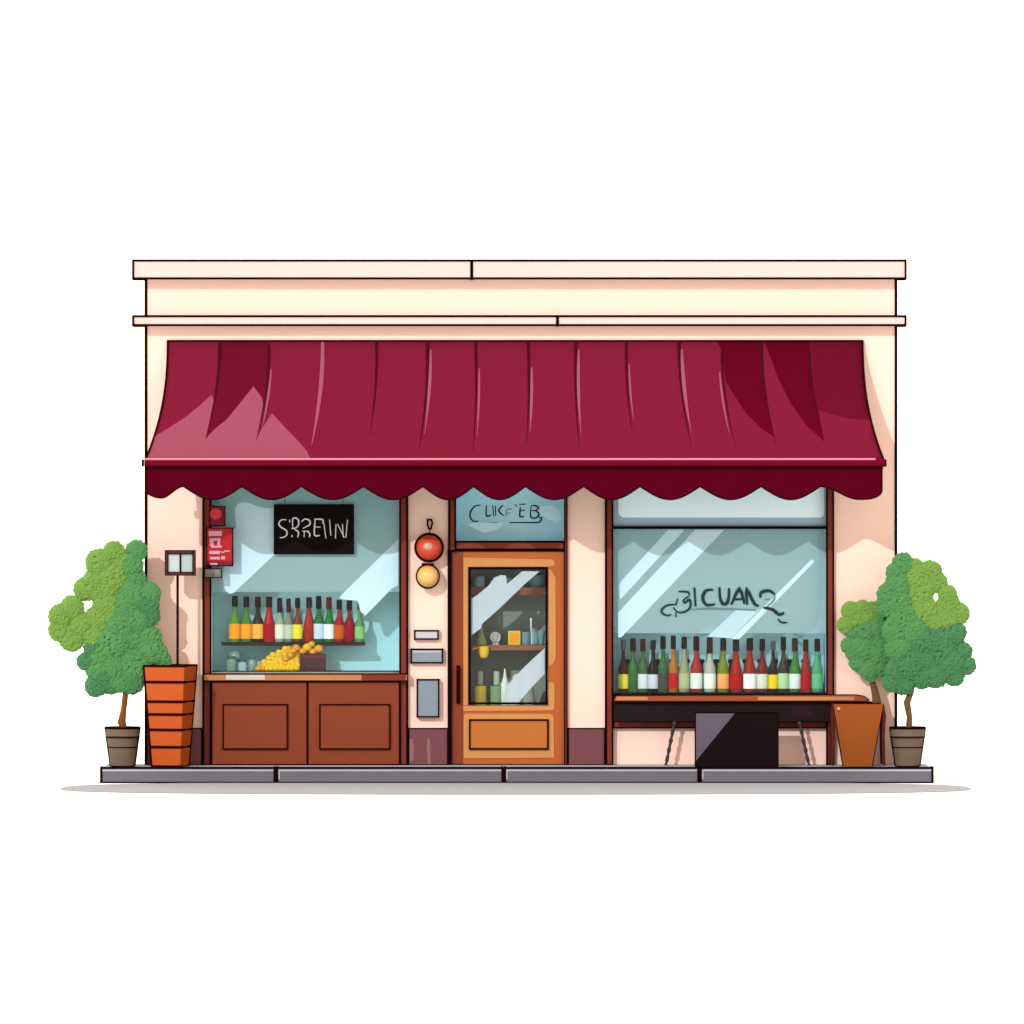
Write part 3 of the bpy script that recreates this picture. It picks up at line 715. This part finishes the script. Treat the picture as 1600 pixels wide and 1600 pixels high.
def tree(name, label, circles, trunk, y, barkm, base, seed, n_per=1.0):
    rnd = random.Random(seed)
    e_ = empty(name, base, label, 'tree')
    q = MB()
    pts = [P(a, b, y) for a, b, r in trunk]; q.tube(pts, .03, 0, 10, False, [r / S for a, b, r in trunk]); 
    top = pts[-1]
    cs = sorted(circles, key=lambda c_: (c_[0] - trunk[-1][0]) ** 2 + (c_[1] - trunk[-1][1]) ** 2)
    for c_ in cs[4::5][:7]:
        a = top; b = P(c_[0], c_[1], y); m_ = (a + b) / 2 + Vector((0, .04, .05))
        q.tube([a - Vector((0, 0, .04)), m_, b], .01, 0, 7, False, [.018, .012, .006])
    q.build('trunk', [barkm], e_, True)
    q = MB()
    spheres = []
    for (cx, cy, r, k) in circles:
        spheres.append((P(cx, cy, y - .05 + rnd.uniform(-.008, .008)), r / S, k, 1.0)); spheres.append((P(cx, cy, y + .11 + rnd.uniform(-.03, .03)), r / S * .94, k, .4))
    # inner foliage mass
    for (c_, r, k, dn) in spheres:
        n, m = 10, 7
        b = len(q.v)
        rr = r * .955
        for i in range(m + 1):
            for j in range(n):
                ph = math.pi * i / m; th = 2 * math.pi * j / n + i
                d = Vector((math.sin(ph) * math.cos(th), math.sin(ph) * math.sin(th) * .42, math.cos(ph)))
                q.v.append(c_ + d * rr * rnd.uniform(.97, 1.01))
        for i in range(m):
            for j in range(n):
                j2 = (j + 1) % n; q.face([b + i * n + j, b + (i + 1) * n + j, b + (i + 1) * n + j2, b + i * n + j2], k)
    # leaves on and around each clump
    for (c_, r, k, dn) in spheres:
        cnt = int(dn * 3600 * (r ** 1.6) * 4 * n_per)
        for _ in range(cnt):
            z = rnd.uniform(-1, 1); th = rnd.uniform(0, 2 * math.pi); s__ = math.sqrt(1 - z * z)
            d = Vector((s__ * math.cos(th), s__ * math.sin(th), z))
            p = c_ + Vector((d.x, d.y * .42, d.z)) * r * rnd.uniform(.955, 1.0)
            nrm = (d * .35 + Vector((rnd.gauss(0, .1) - .25, rnd.gauss(0, .1) - .9, rnd.gauss(0, .1) + .3))).normalized()
            L = rnd.uniform(.018, .030); W = L * rnd.uniform(.6, .8)
            u = nrm.cross(Vector((rnd.gauss(0, 1), rnd.gauss(0, 1), rnd.gauss(0, 1)))).normalized(); v_ = nrm.cross(u)
            b = len(q.v)
            prof = [(-1, 0), (-.6, .62), (0, .9), (.6, .6), (1, 0), (.6, -.6), (0, -.9), (-.6, -.62)]
            for (s1, s2) in prof: q.v.append(p + u * L * s1 + v_ * W * s2 - nrm * (abs(s2) * W * .25))
            kk = k
            q.face(list(range(b, b + 8)), kk)
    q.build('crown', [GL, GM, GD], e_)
L, M, D_ = 0, 1, 2  # clump tones paint the lit and shaded sides of the crowns
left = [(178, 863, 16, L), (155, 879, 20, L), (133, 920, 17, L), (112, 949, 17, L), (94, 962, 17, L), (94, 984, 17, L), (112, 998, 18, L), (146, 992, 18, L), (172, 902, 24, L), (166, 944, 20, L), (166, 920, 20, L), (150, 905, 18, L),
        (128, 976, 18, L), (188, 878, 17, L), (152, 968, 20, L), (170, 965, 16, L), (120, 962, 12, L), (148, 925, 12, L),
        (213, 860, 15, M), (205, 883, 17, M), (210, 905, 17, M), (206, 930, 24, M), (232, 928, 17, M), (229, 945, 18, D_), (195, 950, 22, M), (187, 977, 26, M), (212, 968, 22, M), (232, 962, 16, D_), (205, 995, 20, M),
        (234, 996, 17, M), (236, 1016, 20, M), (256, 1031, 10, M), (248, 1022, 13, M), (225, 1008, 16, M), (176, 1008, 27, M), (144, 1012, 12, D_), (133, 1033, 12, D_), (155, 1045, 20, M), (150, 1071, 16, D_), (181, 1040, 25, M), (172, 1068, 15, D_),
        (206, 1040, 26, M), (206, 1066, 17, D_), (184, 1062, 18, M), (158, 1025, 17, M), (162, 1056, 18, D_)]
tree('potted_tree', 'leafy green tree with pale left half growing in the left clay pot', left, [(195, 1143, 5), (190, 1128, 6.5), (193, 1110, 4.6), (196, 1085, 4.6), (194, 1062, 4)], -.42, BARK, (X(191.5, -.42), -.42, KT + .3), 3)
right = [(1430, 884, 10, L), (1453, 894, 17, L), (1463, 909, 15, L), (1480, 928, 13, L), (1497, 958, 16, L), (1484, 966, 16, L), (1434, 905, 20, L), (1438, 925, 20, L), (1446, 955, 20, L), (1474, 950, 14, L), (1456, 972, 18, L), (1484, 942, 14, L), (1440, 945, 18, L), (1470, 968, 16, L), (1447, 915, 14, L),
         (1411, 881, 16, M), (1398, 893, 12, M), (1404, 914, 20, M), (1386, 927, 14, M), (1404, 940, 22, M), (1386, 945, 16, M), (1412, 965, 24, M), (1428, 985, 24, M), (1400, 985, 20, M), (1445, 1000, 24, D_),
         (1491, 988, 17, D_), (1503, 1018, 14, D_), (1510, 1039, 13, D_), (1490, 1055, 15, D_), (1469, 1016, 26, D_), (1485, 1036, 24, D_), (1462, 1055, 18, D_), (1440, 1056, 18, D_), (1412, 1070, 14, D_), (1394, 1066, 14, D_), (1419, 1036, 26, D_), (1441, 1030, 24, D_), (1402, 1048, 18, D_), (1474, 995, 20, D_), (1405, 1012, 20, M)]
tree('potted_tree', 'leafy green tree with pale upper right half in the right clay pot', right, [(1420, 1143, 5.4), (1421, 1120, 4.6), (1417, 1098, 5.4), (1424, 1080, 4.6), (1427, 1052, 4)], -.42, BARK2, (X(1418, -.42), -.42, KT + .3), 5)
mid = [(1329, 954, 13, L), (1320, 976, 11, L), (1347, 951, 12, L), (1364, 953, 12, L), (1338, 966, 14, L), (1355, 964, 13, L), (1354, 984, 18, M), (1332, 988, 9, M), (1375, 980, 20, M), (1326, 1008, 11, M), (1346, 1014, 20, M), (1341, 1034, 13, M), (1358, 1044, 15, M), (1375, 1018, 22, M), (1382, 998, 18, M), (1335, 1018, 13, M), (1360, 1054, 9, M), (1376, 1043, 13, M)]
tree('planter_tree', 'smaller green tree rising from the plain brown orange planter', mid, [(1371, 1104, 8), (1369, 1090, 6.6), (1366, 1075, 5.5), (1360, 1058, 4.5)], -.22, BARK2, (X(1368, -.33), -.33, Z(1104, -.33)), 9)

# ---------------------------------------------------------------- bottles
BK = {}
def bmat(rgb, kind='b'):
    n = ('bottle glass ' if kind == 'b' else 'paper label ' if kind == 'l' else 'foil cap ') + '%d %d %d' % rgb
    return mat(n, rgb, 2.0 if kind == 'b' else 1.45 if kind == 'l' else 2.6, .3 if kind == 'b' else .8, .06 if kind == 'b' else .0, 0)
def bottle(cx, base_py, top_py, cap_py, wd, body, lab, cap, y, label, group, sh='wine', lt_=.42, name='bottle', zbase=None):
    """profile turned from base to lip; dark foil over the neck; paper label round the front"""
    zb = P(cx, base_py, y).z if zbase is None else zbase
    zt = P(cx, top_py, y).z; zc = P(cx, cap_py, y).z
    H = zt - zb; r = wd * 1.06 / 2 / S; c = Vector((X(cx, y), y, zb)); hc = zc - zb
    e_ = empty(name, c, label, 'bottle', group)
    nr = r * .34
    q = MB()
    if sh == 'wine': prof = [(r * .9, 0), (r, .01), (r, H * .42), (r * .95, H * .46), (r * .74, H * .52), (nr * 1.35, H * .60), (nr, H * .68), (nr, hc)]
    else: prof = [(r * .92, 0), (r, .01), (r, H * .34), (r * .9, H * .42), (r * .66, H * .55), (nr * 1.3, H * .68), (nr * 1.1, hc)]
    q.lathe(c, prof, 0, 16); q.build('bottle_body', [bmat(body)], e_, True, 60)
    q = MB(); q.lathe(c, [(nr * 1.5, hc + .0005), (nr * 1.55, hc + .02), (nr * 1.5, H - .008), (nr * 1.2, H)], 0, 12); q.build('foil_cap', [bmat(cap, 'c')], e_, True, 50)
    if lab:
        q = MB(); l0, l1 = .035, H * lt_
        b = len(q.v); n = 12
        for rr in (r + .0035, r + .0005):
            for z in (l0, l1):
                for i in range(n + 1):
                    t = math.radians(-90 - 78 + 156 * i / n); q.v.append(c + Vector((rr * math.cos(t), rr * math.sin(t), z)))
        m = n + 1
        for i in range(n):
            q.face([b + i, b + i + 1, b + m + i + 1, b + m + i], 0)
            q.face([b + 2 * m + i + 1, b + 2 * m + i, b + 3 * m + i, b + 3 * m + i + 1], 0)
            q.face([b + i, b + 2 * m + i, b + 2 * m + i + 1, b + i + 1], 0); q.face([b + m + i, b + m + i + 1, b + 3 * m + i + 1, b + 3 * m + i], 0)
        q.face([b, b + m, b + 3 * m, b + 2 * m], 0); q.face([b + n, b + 2 * m + n, b + 3 * m + n, b + m + n], 0)
        q.build('paper_label', [bmat(lab, 'l')], e_, True, 40)
    return e_
yS = .26
s_ = MB(); zs = Z(1003.6, yS)
s_.boxo(X(347, yS), X(570, yS), yS - .09, yS + .09, Z(1008, yS), zs, 0, 1, .004)
SHF = tag(s_.build('bottle_shelf', [mat('dark brown shelf', (58, 30, 34), 1.8), INK]), 'dark narrow shelf of bottles hung in the left shop window', 'shelf')
for px in (360, 458, 556):
    q = MB(); q.tube([(X(px, yS), yS, zs - .02), (X(px, yS), 0.469, zs - .02)], .008, 0, 6); q.build('bracket', [INK], SHF)
DC, BC = (40, 26, 32), (66, 28, 34)
G1 = 'bottles on the shelf in the left window'
row1 = [(367, 931, 948, 17, (100, 160, 58), (252, 158, 32), DC, 'wine', 'green bottle with orange label, first from the left on the hung shelf'),
        (385, 932, 949, 17, (84, 142, 62), (250, 160, 40), DC, 'wine', 'green bottle with orange label, second from the left on the hung shelf'),
        (403, 932, 949, 17, (52, 42, 30), (252, 176, 74), DC, 'wine', 'dark bottle with pale orange label left of the tall red cone bottle'),
        (420.5, 932, 949, 18, (196, 36, 24), (170, 10, 34), BC, 'cone', 'red cone shaped bottle with crimson label beside the orange labels'),
        (437, 934, 957, 15, (160, 186, 150), (232, 228, 200), BC, 'wine', 'pale clear bottle with cream label right of the red cone bottle'),
        (451, 935, 957, 13, (130, 150, 132), (196, 200, 178), BC, 'wine', 'slim grey green bottle with small cream label on the hung shelf'),
        (465, 934, 950, 15, (132, 66, 44), (236, 216, 62), DC, 'wine', 'brown bottle with yellow label above the fruit heap'),
        (483, 933, 950, 17, (184, 40, 22), None, BC, 'cone', 'plain orange red bottle without label mid shelf'),
        (498, 931, 951, 16, (30, 120, 60), (200, 214, 232), DC, 'wine', 'green bottle with pale blue label on the hung shelf'),
        (514, 933, 952, 16, (24, 132, 54), (240, 244, 244), (120, 32, 38), 'wine', 'bright green bottle with white label and dark red cap'),
        (530, 937, 952, 16, (182, 22, 38), (200, 88, 18), DC, 'wine', 'red bottle with burnt orange label near the shelf right end'),
        (546, 938, 954, 16, (160, 10, 34), (150, 0, 30), DC, 'wine', 'dark crimson bottle second from the right shelf end'),
        (562, 942, 953, 15, (104, 160, 100), (134, 190, 112), (120, 134, 144), 'wine', 'light green bottle with grey cap at the right shelf end')]
for i, (cx, t_, c_, wd, bo, la, ca, sh, lb) in enumerate(row1):
    bottle(cx, 1003.6, t_, c_, wd, bo, la, ca, yS, lb, G1, sh, .40, zbase=zs + .001)
G2 = 'bottles along the right window ledge'
yR = .2
lg = MB(); lg.box(X(960, yR), X(1289, yR), yR - .1, yR + .12, Z(1086, 0) + .001, Z(1081.5, yR)); tag(lg.build('window_ledge', [MATS['dark ledge']]), 'low black plinth under the bottles in the right window', 'ledge')
zl = Z(1081.5, yR) + .001
row2 = [(974, 999, 1015, 15.5, (74, 18, 30), (232, 214, 76), (110, 130, 138), 'wine', 'maroon bottle with yellow label at the left end of the ledge'),
        (989, 997, 1018, 16, (66, 118, 58), None, (40, 26, 28), 'wine', 'plain green bottle second on the right window ledge'),
        (1004.5, 998, 1018, 15.5, (70, 110, 60), (220, 222, 222), (74, 34, 30), 'wine', 'green bottle with grey white label and brown cap near the left end'),
        (1020.5, 1000, 1015, 15.5, (28, 20, 24), (208, 208, 218), (40, 50, 56), 'wine', 'black bottle with light grey label near the left end'),
        (1036, 994, 1014, 16, (60, 110, 62), (66, 72, 66), (34, 26, 34), 'wine', 'green bottle with dark grey label left of the red labelled one'),
        (1052, 993, 1014, 15, (190, 120, 44), (190, 22, 36), (38, 26, 36), 'wine', 'amber green bottle with red label on the ledge'),
        (1069, 995, 1014, 16, (166, 174, 128), (176, 182, 138), (44, 32, 32), 'cone', 'pale olive cone shaped bottle on the right window ledge'),
        (1088, 994, 1017, 17.5, (182, 46, 36), (230, 234, 224), (52, 32, 38), 'wine', 'red bottle with short white label right of the pale olive cone'),
        (1109, 996, 1021, 17.5, (196, 200, 182), (236, 240, 230), (78, 36, 40), 'wine', 'clear cream bottle with white label and long maroon cap'),
        (1130, 997, 1017, 17, (128, 146, 28), (250, 164, 100), (52, 36, 42), 'wine', 'olive bottle with peach label beside two red cone bottles'),
        (1150, 999, 1018, 18.5, (180, 32, 20), (182, 8, 10), (40, 40, 50), 'cone', 'red cone bottle with plain red label'),
        (1171.5, 997, 1017, 19, (172, 28, 18), (252, 250, 250), (52, 26, 26), 'cone', 'red cone bottle with large white label'),
        (1191, 998, 1017, 16.5, (124, 34, 38), (222, 218, 202), (38, 38, 46), 'wine', 'dark red bottle with cream label right of the white labelled cone'),
        (1208, 1001, 1016, 14, (38, 24, 26), (250, 206, 20), (80, 110, 114), 'wine', 'small black bottle with bright yellow label'),
        (1224, 995, 1016, 16, (72, 54, 48), (176, 218, 160), (36, 34, 42), 'wine', 'dark brown bottle with pale green label'),
        (1242, 997, 1018, 17, (62, 142, 58), (226, 232, 234), (72, 52, 44), 'wine', 'fresh green bottle with white label near the right end'),
        (1259, 999, 1018, 16, (172, 40, 30), (178, 12, 36), (66, 34, 34), 'cone', 'red bottle with crimson label next to the last mint one'),
        (1277, 998, 1018, 16.5, (96, 178, 134), (104, 188, 134), (28, 32, 36), 'wine', 'mint green bottle with green label at the right end')]
for (cx, t_, c_, wd, bo, la, ca, sh, lb) in row2:
    bottle(cx, 1081.5, t_, c_, wd, bo, la, ca, yR, lb, G2, sh, .34, zbase=zl)
# a second dark row stands close behind
for i, cx in enumerate(range(981, 1276, 23)):
    e_ = bottle(cx, 1081.5, 1030, 1036, 18, (30, 18, 22) if i % 2 else (40, 62, 38), None, (30, 20, 24), yR + .105 - .0, 'dark short bottle in the back row of the right window ledge', 'short dark bottles in the back row', 'wine', zbase=zl)

# ---------------------------------------------------------------- fruit, crate and jars in the left window
zf = Z(1050, 0) + .001
yF = .16
cr = empty('fruit_crate', (X(489, yF), yF, zf), 'dark brown crate heaped with yellow fruit in the left window', 'crate')
CRM = mat('dark plum crate wood', (78, 44, 52), 1.8)
ch = Z(1022, yF) - zf
x0, x1, ya, yb2 = X(469, yF), X(508.5, yF), yF - .09, yF + .12
for nm, bx in (('side_panel', (x0, x1, ya, ya + .015)), ('side_panel', (x0, x1, yb2 - .015, yb2)), ('end_panel', (x0, x0 + .015, ya + .0155, yb2 - .0155)), ('end_panel', (x1 - .015, x1, ya + .0155, yb2 - .0155))):
    q = MB(); q.box(bx[0], bx[1], bx[2], bx[3], zf, zf + ch)
    if bx[2] == ya:
        q.box(x0, x1, ya - .004, ya - .0005, zf + ch - .035, zf + ch - .004, 1); q.tube([(x0, ya, zf + ch), (x1, ya, zf + ch)], .006, 2, 4)
    q.build(nm, [CRM, mat('plum crate rim', (116, 52, 56), 1.8), INK], cr)
q = MB(); q.box(x0 + .016, x1 - .016, ya + .016, yb2 - .016, zf + .001, zf + ch * .72); q.build('liner', [CRM], cr)
YEL = [mat('yellow fruit skin', (252, 200, 34), 1.8, .4, .15, .08, 20), mat('golden fruit skin', (246, 168, 36), 1.8, .4, .15, .08, 20), mat('orange fruit skin', (244, 150, 50), 1.6, .4, .15, .08, 20)]
FM = []
for m_ in YEL:
    q = MB(); r = 1.0
    q.lathe((0, 0, 0), [(max(1e-3, math.sin(math.pi * i / 10)) * (1 if 1 < i < 9 else .96), -math.cos(math.pi * i / 10) * .94 - (0.05 if i == 10 else 0)) for i in range(11)], 0, 14)
    me = bpy.data.meshes.new('fruit'); me.from_pydata([tuple(v) for v in q.v], [], q.f); me.materials.append(m_)
    for p in me.polygons: p.use_smooth = True
    FM.append(me)
rf = random.Random(4)
def fruit(px, py, y, r, mi, label, group):
    o = bpy.data.objects.new('fruit', FM[mi]); COL.objects.link(o); p = P(px, py, y); p.z = max(p.z, zf + r * .95)
    o.location = p; o.scale = (r, r, r * .95); o.rotation_euler = (rf.uniform(-.6, .6), rf.uniform(-.6, .6), rf.uniform(0, 6)); tag(o, label, 'fruit', group)
ga, gb = 'yellow fruits heaped on the window floor', 'fruits on top of the dark crate'
rows = [(1046, 404, 467, 6.6), (1040.5, 408, 466, 6.4), (1035, 413, 466, 6.4), (1029.5, 420, 466, 6.4), (1024, 427, 466, 6.4), (1018.5, 436, 467, 6.4), (1013.5, 446, 470, 6.4)]
for j, (py, xa, xb, st) in enumerate(rows):
    x = xa; i = 0
    while x <= xb:
        fruit(x + rf.uniform(-1, 1), py + rf.uniform(-1, 1), .08 + j * .018, rf.uniform(4.9, 5.7) / S, rf.choice([0, 0, 0, 0, 1]) if x > 412 else 2 if j == 0 and x < 408 else 1, 'small yellow fruit in the heap spilling left of the dark crate', ga)
        x += st; i += 1
for (x, y_) in ((454, 1024), (459, 1017), (447, 1030)): fruit(x, y_, .07 + .02, 5 / S, 1, 'small yellow fruit in the heap spilling left of the dark crate', ga)
for (x, y_, r, mi, lb) in ((463, 1013, 7, 1, 'golden fruit at the top left of the crate heap'), (480, 1012, 7.5, 0, 'large yellow fruit in the middle of the crate heap'), (498, 1014, 7.5, 1, 'golden fruit at the right edge of the crate heap'), (487, 1006.5, 5.5, 1, 'topmost small golden fruit above the crate'), (473, 1018, 6, 2, 'orange fruit low on the crate rim at left'), (489, 1018.5, 6, 2, 'orange fruit low on the crate rim at middle')):
    fruit(x, y_, yF + (.0 if mi != 2 else -.02), r / S, mi, lb, gb)
q = MB(); JG = [mat('grey green jar glass', (132, 164, 150), 1.9, .2, .3, 0), mat('pale blue jar glass', (178, 200, 214), 1.9, .2, .3, 0), mat('dark jar lid', (84, 108, 100), 1.9)]
for (cx, top, wd, mi, lb) in ((362, 1026, 16, 0, 'grey green glass jar leftmost of the small jars'), (379, 1032, 15, 1, 'pale blue glass jar between two grey green jars'), (394.5, 1027, 14, 0, 'grey green glass jar nearest the fruit heap')):
    r = wd / 2 / S; y_ = .14; hh = Z(top, y_) - zf
    e_ = empty('glass_jar', (X(cx, y_), y_, zf), lb, 'jar', 'small glass jars in the left window')
    q = MB(); q.lathe((X(cx, y_), y_, zf), [(r * .85, 0), (r, .012), (r, hh * .7), (r * .75, hh * .82), (r * .7, hh * .86)], 0, 16); q.build('jar_body', [JG[mi]], e_, True)
    q = MB(); q.lathe((X(cx, y_), y_, zf + hh * .862), [(r * .8, 0), (r * .8, hh * .14), (r * .6, hh * .16)], 0, 16); q.build('lid', [JG[2]], e_, True)
q = MB(); ball(q, Vector((X(367, .26), .26, zf + .145)), .062, 0, 1, 1); q.lathe((X(367, .26), .26, zf), [(.05, 0), (.02, .02), (.02, .09)], 0, 12)
tag(q.build('glass_goblet', [JG[0]], None, True), 'round grey green goblet behind the small jars', 'goblet')

# ---------------------------------------------------------------- things behind the door glass
G3 = 'bottles on the floor of the door display'
zsh = Z(1008, .22) + .001
ysh = .34
def zsd(py): return Z(py, ysh)
def turned(name, cx, base, prof, rgb, label, cat, y=ysh, group=None, rough=.4, lid=None):
    q = MB(); q.lathe((X(cx, y), y, base), [(r / S, h / S) for r, h in prof], 0, 18)
    ms = [mat(name + ' glaze %d %d %d' % rgb, rgb, 1.5, rough, .12, 0)]
    return tag(q.build(name, ms, None, True), label, cat, group)
turned('oil_bottle', 751.5, zsh, [(9, 0), (9.5, 1), (8, 8), (5, 16), (3, 21), (4, 24), (3, 26)], (158, 168, 104), 'olive green bottle at left of the middle door shelf', 'bottle')
q = MB(); c = Vector((X(774, ysh), ysh, zsh + 12 / S))
q.tube([c + Vector((0, -.012, 0)), c + Vector((0, .012, 0))], 8.2 / S, 0, 24); q.tube([c + Vector((4.5 / S * math.cos(t / 16 * 6.283), -.015, 4.5 / S * math.sin(t / 16 * 6.283))) for t in range(16)], .004, 1, 6, True)
q.box(c.x - .03, c.x + .03, c.y - .02, c.y + .06, zsh, zsh + 3 / S, 0)
tag(q.build('plate', [mat('white plate glaze', (226, 230, 224), 1.5), mat('grey plate ring', (190, 196, 190), 1.5)]), 'round white plate standing on the middle door shelf', 'plate')
e_ = empty('honey_jar', (X(803.5, ysh), ysh, zsh), 'square jar of orange preserve with yellow rim on door shelf', 'jar')
q = MB(); q.box(X(794, ysh), X(813, ysh), ysh - .05, ysh + .05, zsh, zsh + 22 / S, 0); q.build('jar_body', [mat('yellow jar glass', (226, 188, 70), 1.5)], e_)
q = MB(); q.box(X(797, ysh), X(810.5, ysh), ysh - .054, ysh - .051, zsh + 4 / S, zsh + 18 / S, 0); q.build('paper_label', [mat('orange jar label', (250, 152, 30), 1.5)], e_)
turned('glass_tumbler', 822, zsh, [(7, 0), (7.5, 1), (8, 20), (7, 20), (6, 3)], (112, 144, 150), 'blue grey tumbler beside the orange preserve jar', 'glass')
turned('glass_tumbler', 835, zsh, [(5, 0), (6, 1), (6.5, 17), (4, 23), (2, 26)], (140, 168, 172), 'blue grey domed jar in the middle of the tumblers', 'glass')
turned('glass_tumbler', 845.5, zsh, [(3.5, 0), (4, 1), (6.8, 22), (6, 22), (3, 3)], (112, 156, 150), 'flared green grey tumbler near the door shelf right end', 'glass')
q = MB(); q.tube([P(830, 986, ysh - .1), P(829.5, 966, ysh - .1)], .009, 0, 6, False, [.006, .011]); q.tube([P(830, 986, ysh - .1), P(830.5, 1007, ysh - .1)], .004, 0, 6)
tag(q.build('spoon', [mat('white spoon', (232, 236, 232), 1.5)]), 'white spoon standing upright among the tumblers', 'spoon')
q = MB(); yc_ = .19
q.lathe((X(755.5, yc_), yc_, Z(1029, yc_)), [(3 / S, 0), (6 / S, 2 / S), (8.5 / S, 9 / S), (8.8 / S, 19 / S), (8 / S, 19 / S)], 0, 18)
q.tube([P(748, 1012, yc_), P(741, 1013, yc_), P(739, 1016, yc_)], .009, 0, 6); q.tube([P(755.5, 1011, yc_), P(755.5, 1008.5, yc_ + .06)], .006, 0, 6)
tag(q.build('hanging_cup', [mat('yellow cup glaze', (244, 188, 62), 1.5)], None, True), 'yellow cup hanging from the front of the middle door shelf', 'cup')
zdf = Z(1110) + .001; yD = .3
for (cx, lb, body, lab) in ((750, 'bottle with white neck and yellow label at lower left of door glass', (134, 148, 108), (232, 204, 90)), (776, 'green bottle with long white neck low behind the door glass', (98, 146, 116), (128, 158, 110))):
    bottle(cx, 1110, 1049, 1070, 18, body, lab, (218, 228, 208), yD, lb, G3, 'wine', .62, zbase=zdf)
turned('vase', 789, zdf, [(8, 0), (9, 6), (9.5, 22), (9, 34), (6, 42), (3, 50), (1, 64)], (224, 228, 214), 'white pear shaped vase with thin neck behind the door', 'vase', yD)
turned('paper_sack', 806, zdf, [(13, 0), (14, 8), (13, 26), (10, 34), (4, 42), (6, 50), (2, 55)], (236, 206, 184), 'peach paper sack tied at the top behind the door', 'sack', yD + .03, None, .8)
turned('paper_sack', 826, zdf, [(9, 0), (10, 8), (9.5, 24), (7, 34), (5, 42), (2, 52)], (228, 232, 228), 'white paper cone sack near the door glass right edge', 'sack', yD, None, .8)
zts = Z(918, .30) + .001; yts = .42
turned('storage_tin', 749, zts, [(8, 0), (8.8, 2), (8.8, 14), (7, 17), (1, 18)], (182, 202, 218), 'pale blue round tin on the top door shelf', 'tin', yts)
turned('storage_bowl', 784, zts, [(10, 0), (14, 6), (15, 15), (14, 15), (9, 3)], (214, 220, 222), 'white bowl on the top door shelf', 'bowl', yts)
turned('storage_bowl', 838, zts, [(9, 0), (12, 6), (14, 19), (13, 19), (8, 3)], (132, 160, 168), 'blue grey bowl at right of the top door shelf', 'bowl', yts)

# ---------------------------------------------------------------- light, sky, camera
wd_ = bpy.data.worlds.new('World'); scene.world = wd_; wd_.use_nodes = True
bg = wd_.node_tree.nodes['Background']; bg.inputs[0].default_value = (1, .80, .665, 1); bg.inputs[1].default_value = 1.95
sd = bpy.data.lights.new('sun', 'SUN'); sd.energy = 2.4; sd.angle = math.radians(.6); sd.color = (1, 1, .99)
so_ = bpy.data.objects.new('sun', sd); COL.objects.link(so_)
d = Vector((.50, 1.0, -.53)); so_.rotation_euler = d.to_track_quat('-Z', 'Y').to_euler(); so_.location = (-5, -15, 9)
cam = bpy.data.cameras.new('camera'); co_ = bpy.data.objects.new('camera', cam); COL.objects.link(co_)
co_.location = (0, -CAMD, CAMZ); co_.rotation_euler = (math.radians(90), 0, 0)
cam.sensor_width = 36; cam.lens = 36 * CAMD / 10.0; cam.clip_end = 2000; cam.clip_start = 1
scene.camera = co_
scene.view_settings.view_transform = 'Standard'; scene.view_settings.look = 'None'; scene.view_settings.exposure = .25; scene.view_settings.gamma = 1
scene.cycles.max_bounces = 8; scene.cycles.transparent_max_bounces = 12
scene.cycles.caustics_reflective = False; scene.cycles.caustics_refractive = False
scene.render.resolution_x = 1024; scene.render.resolution_y = 1024
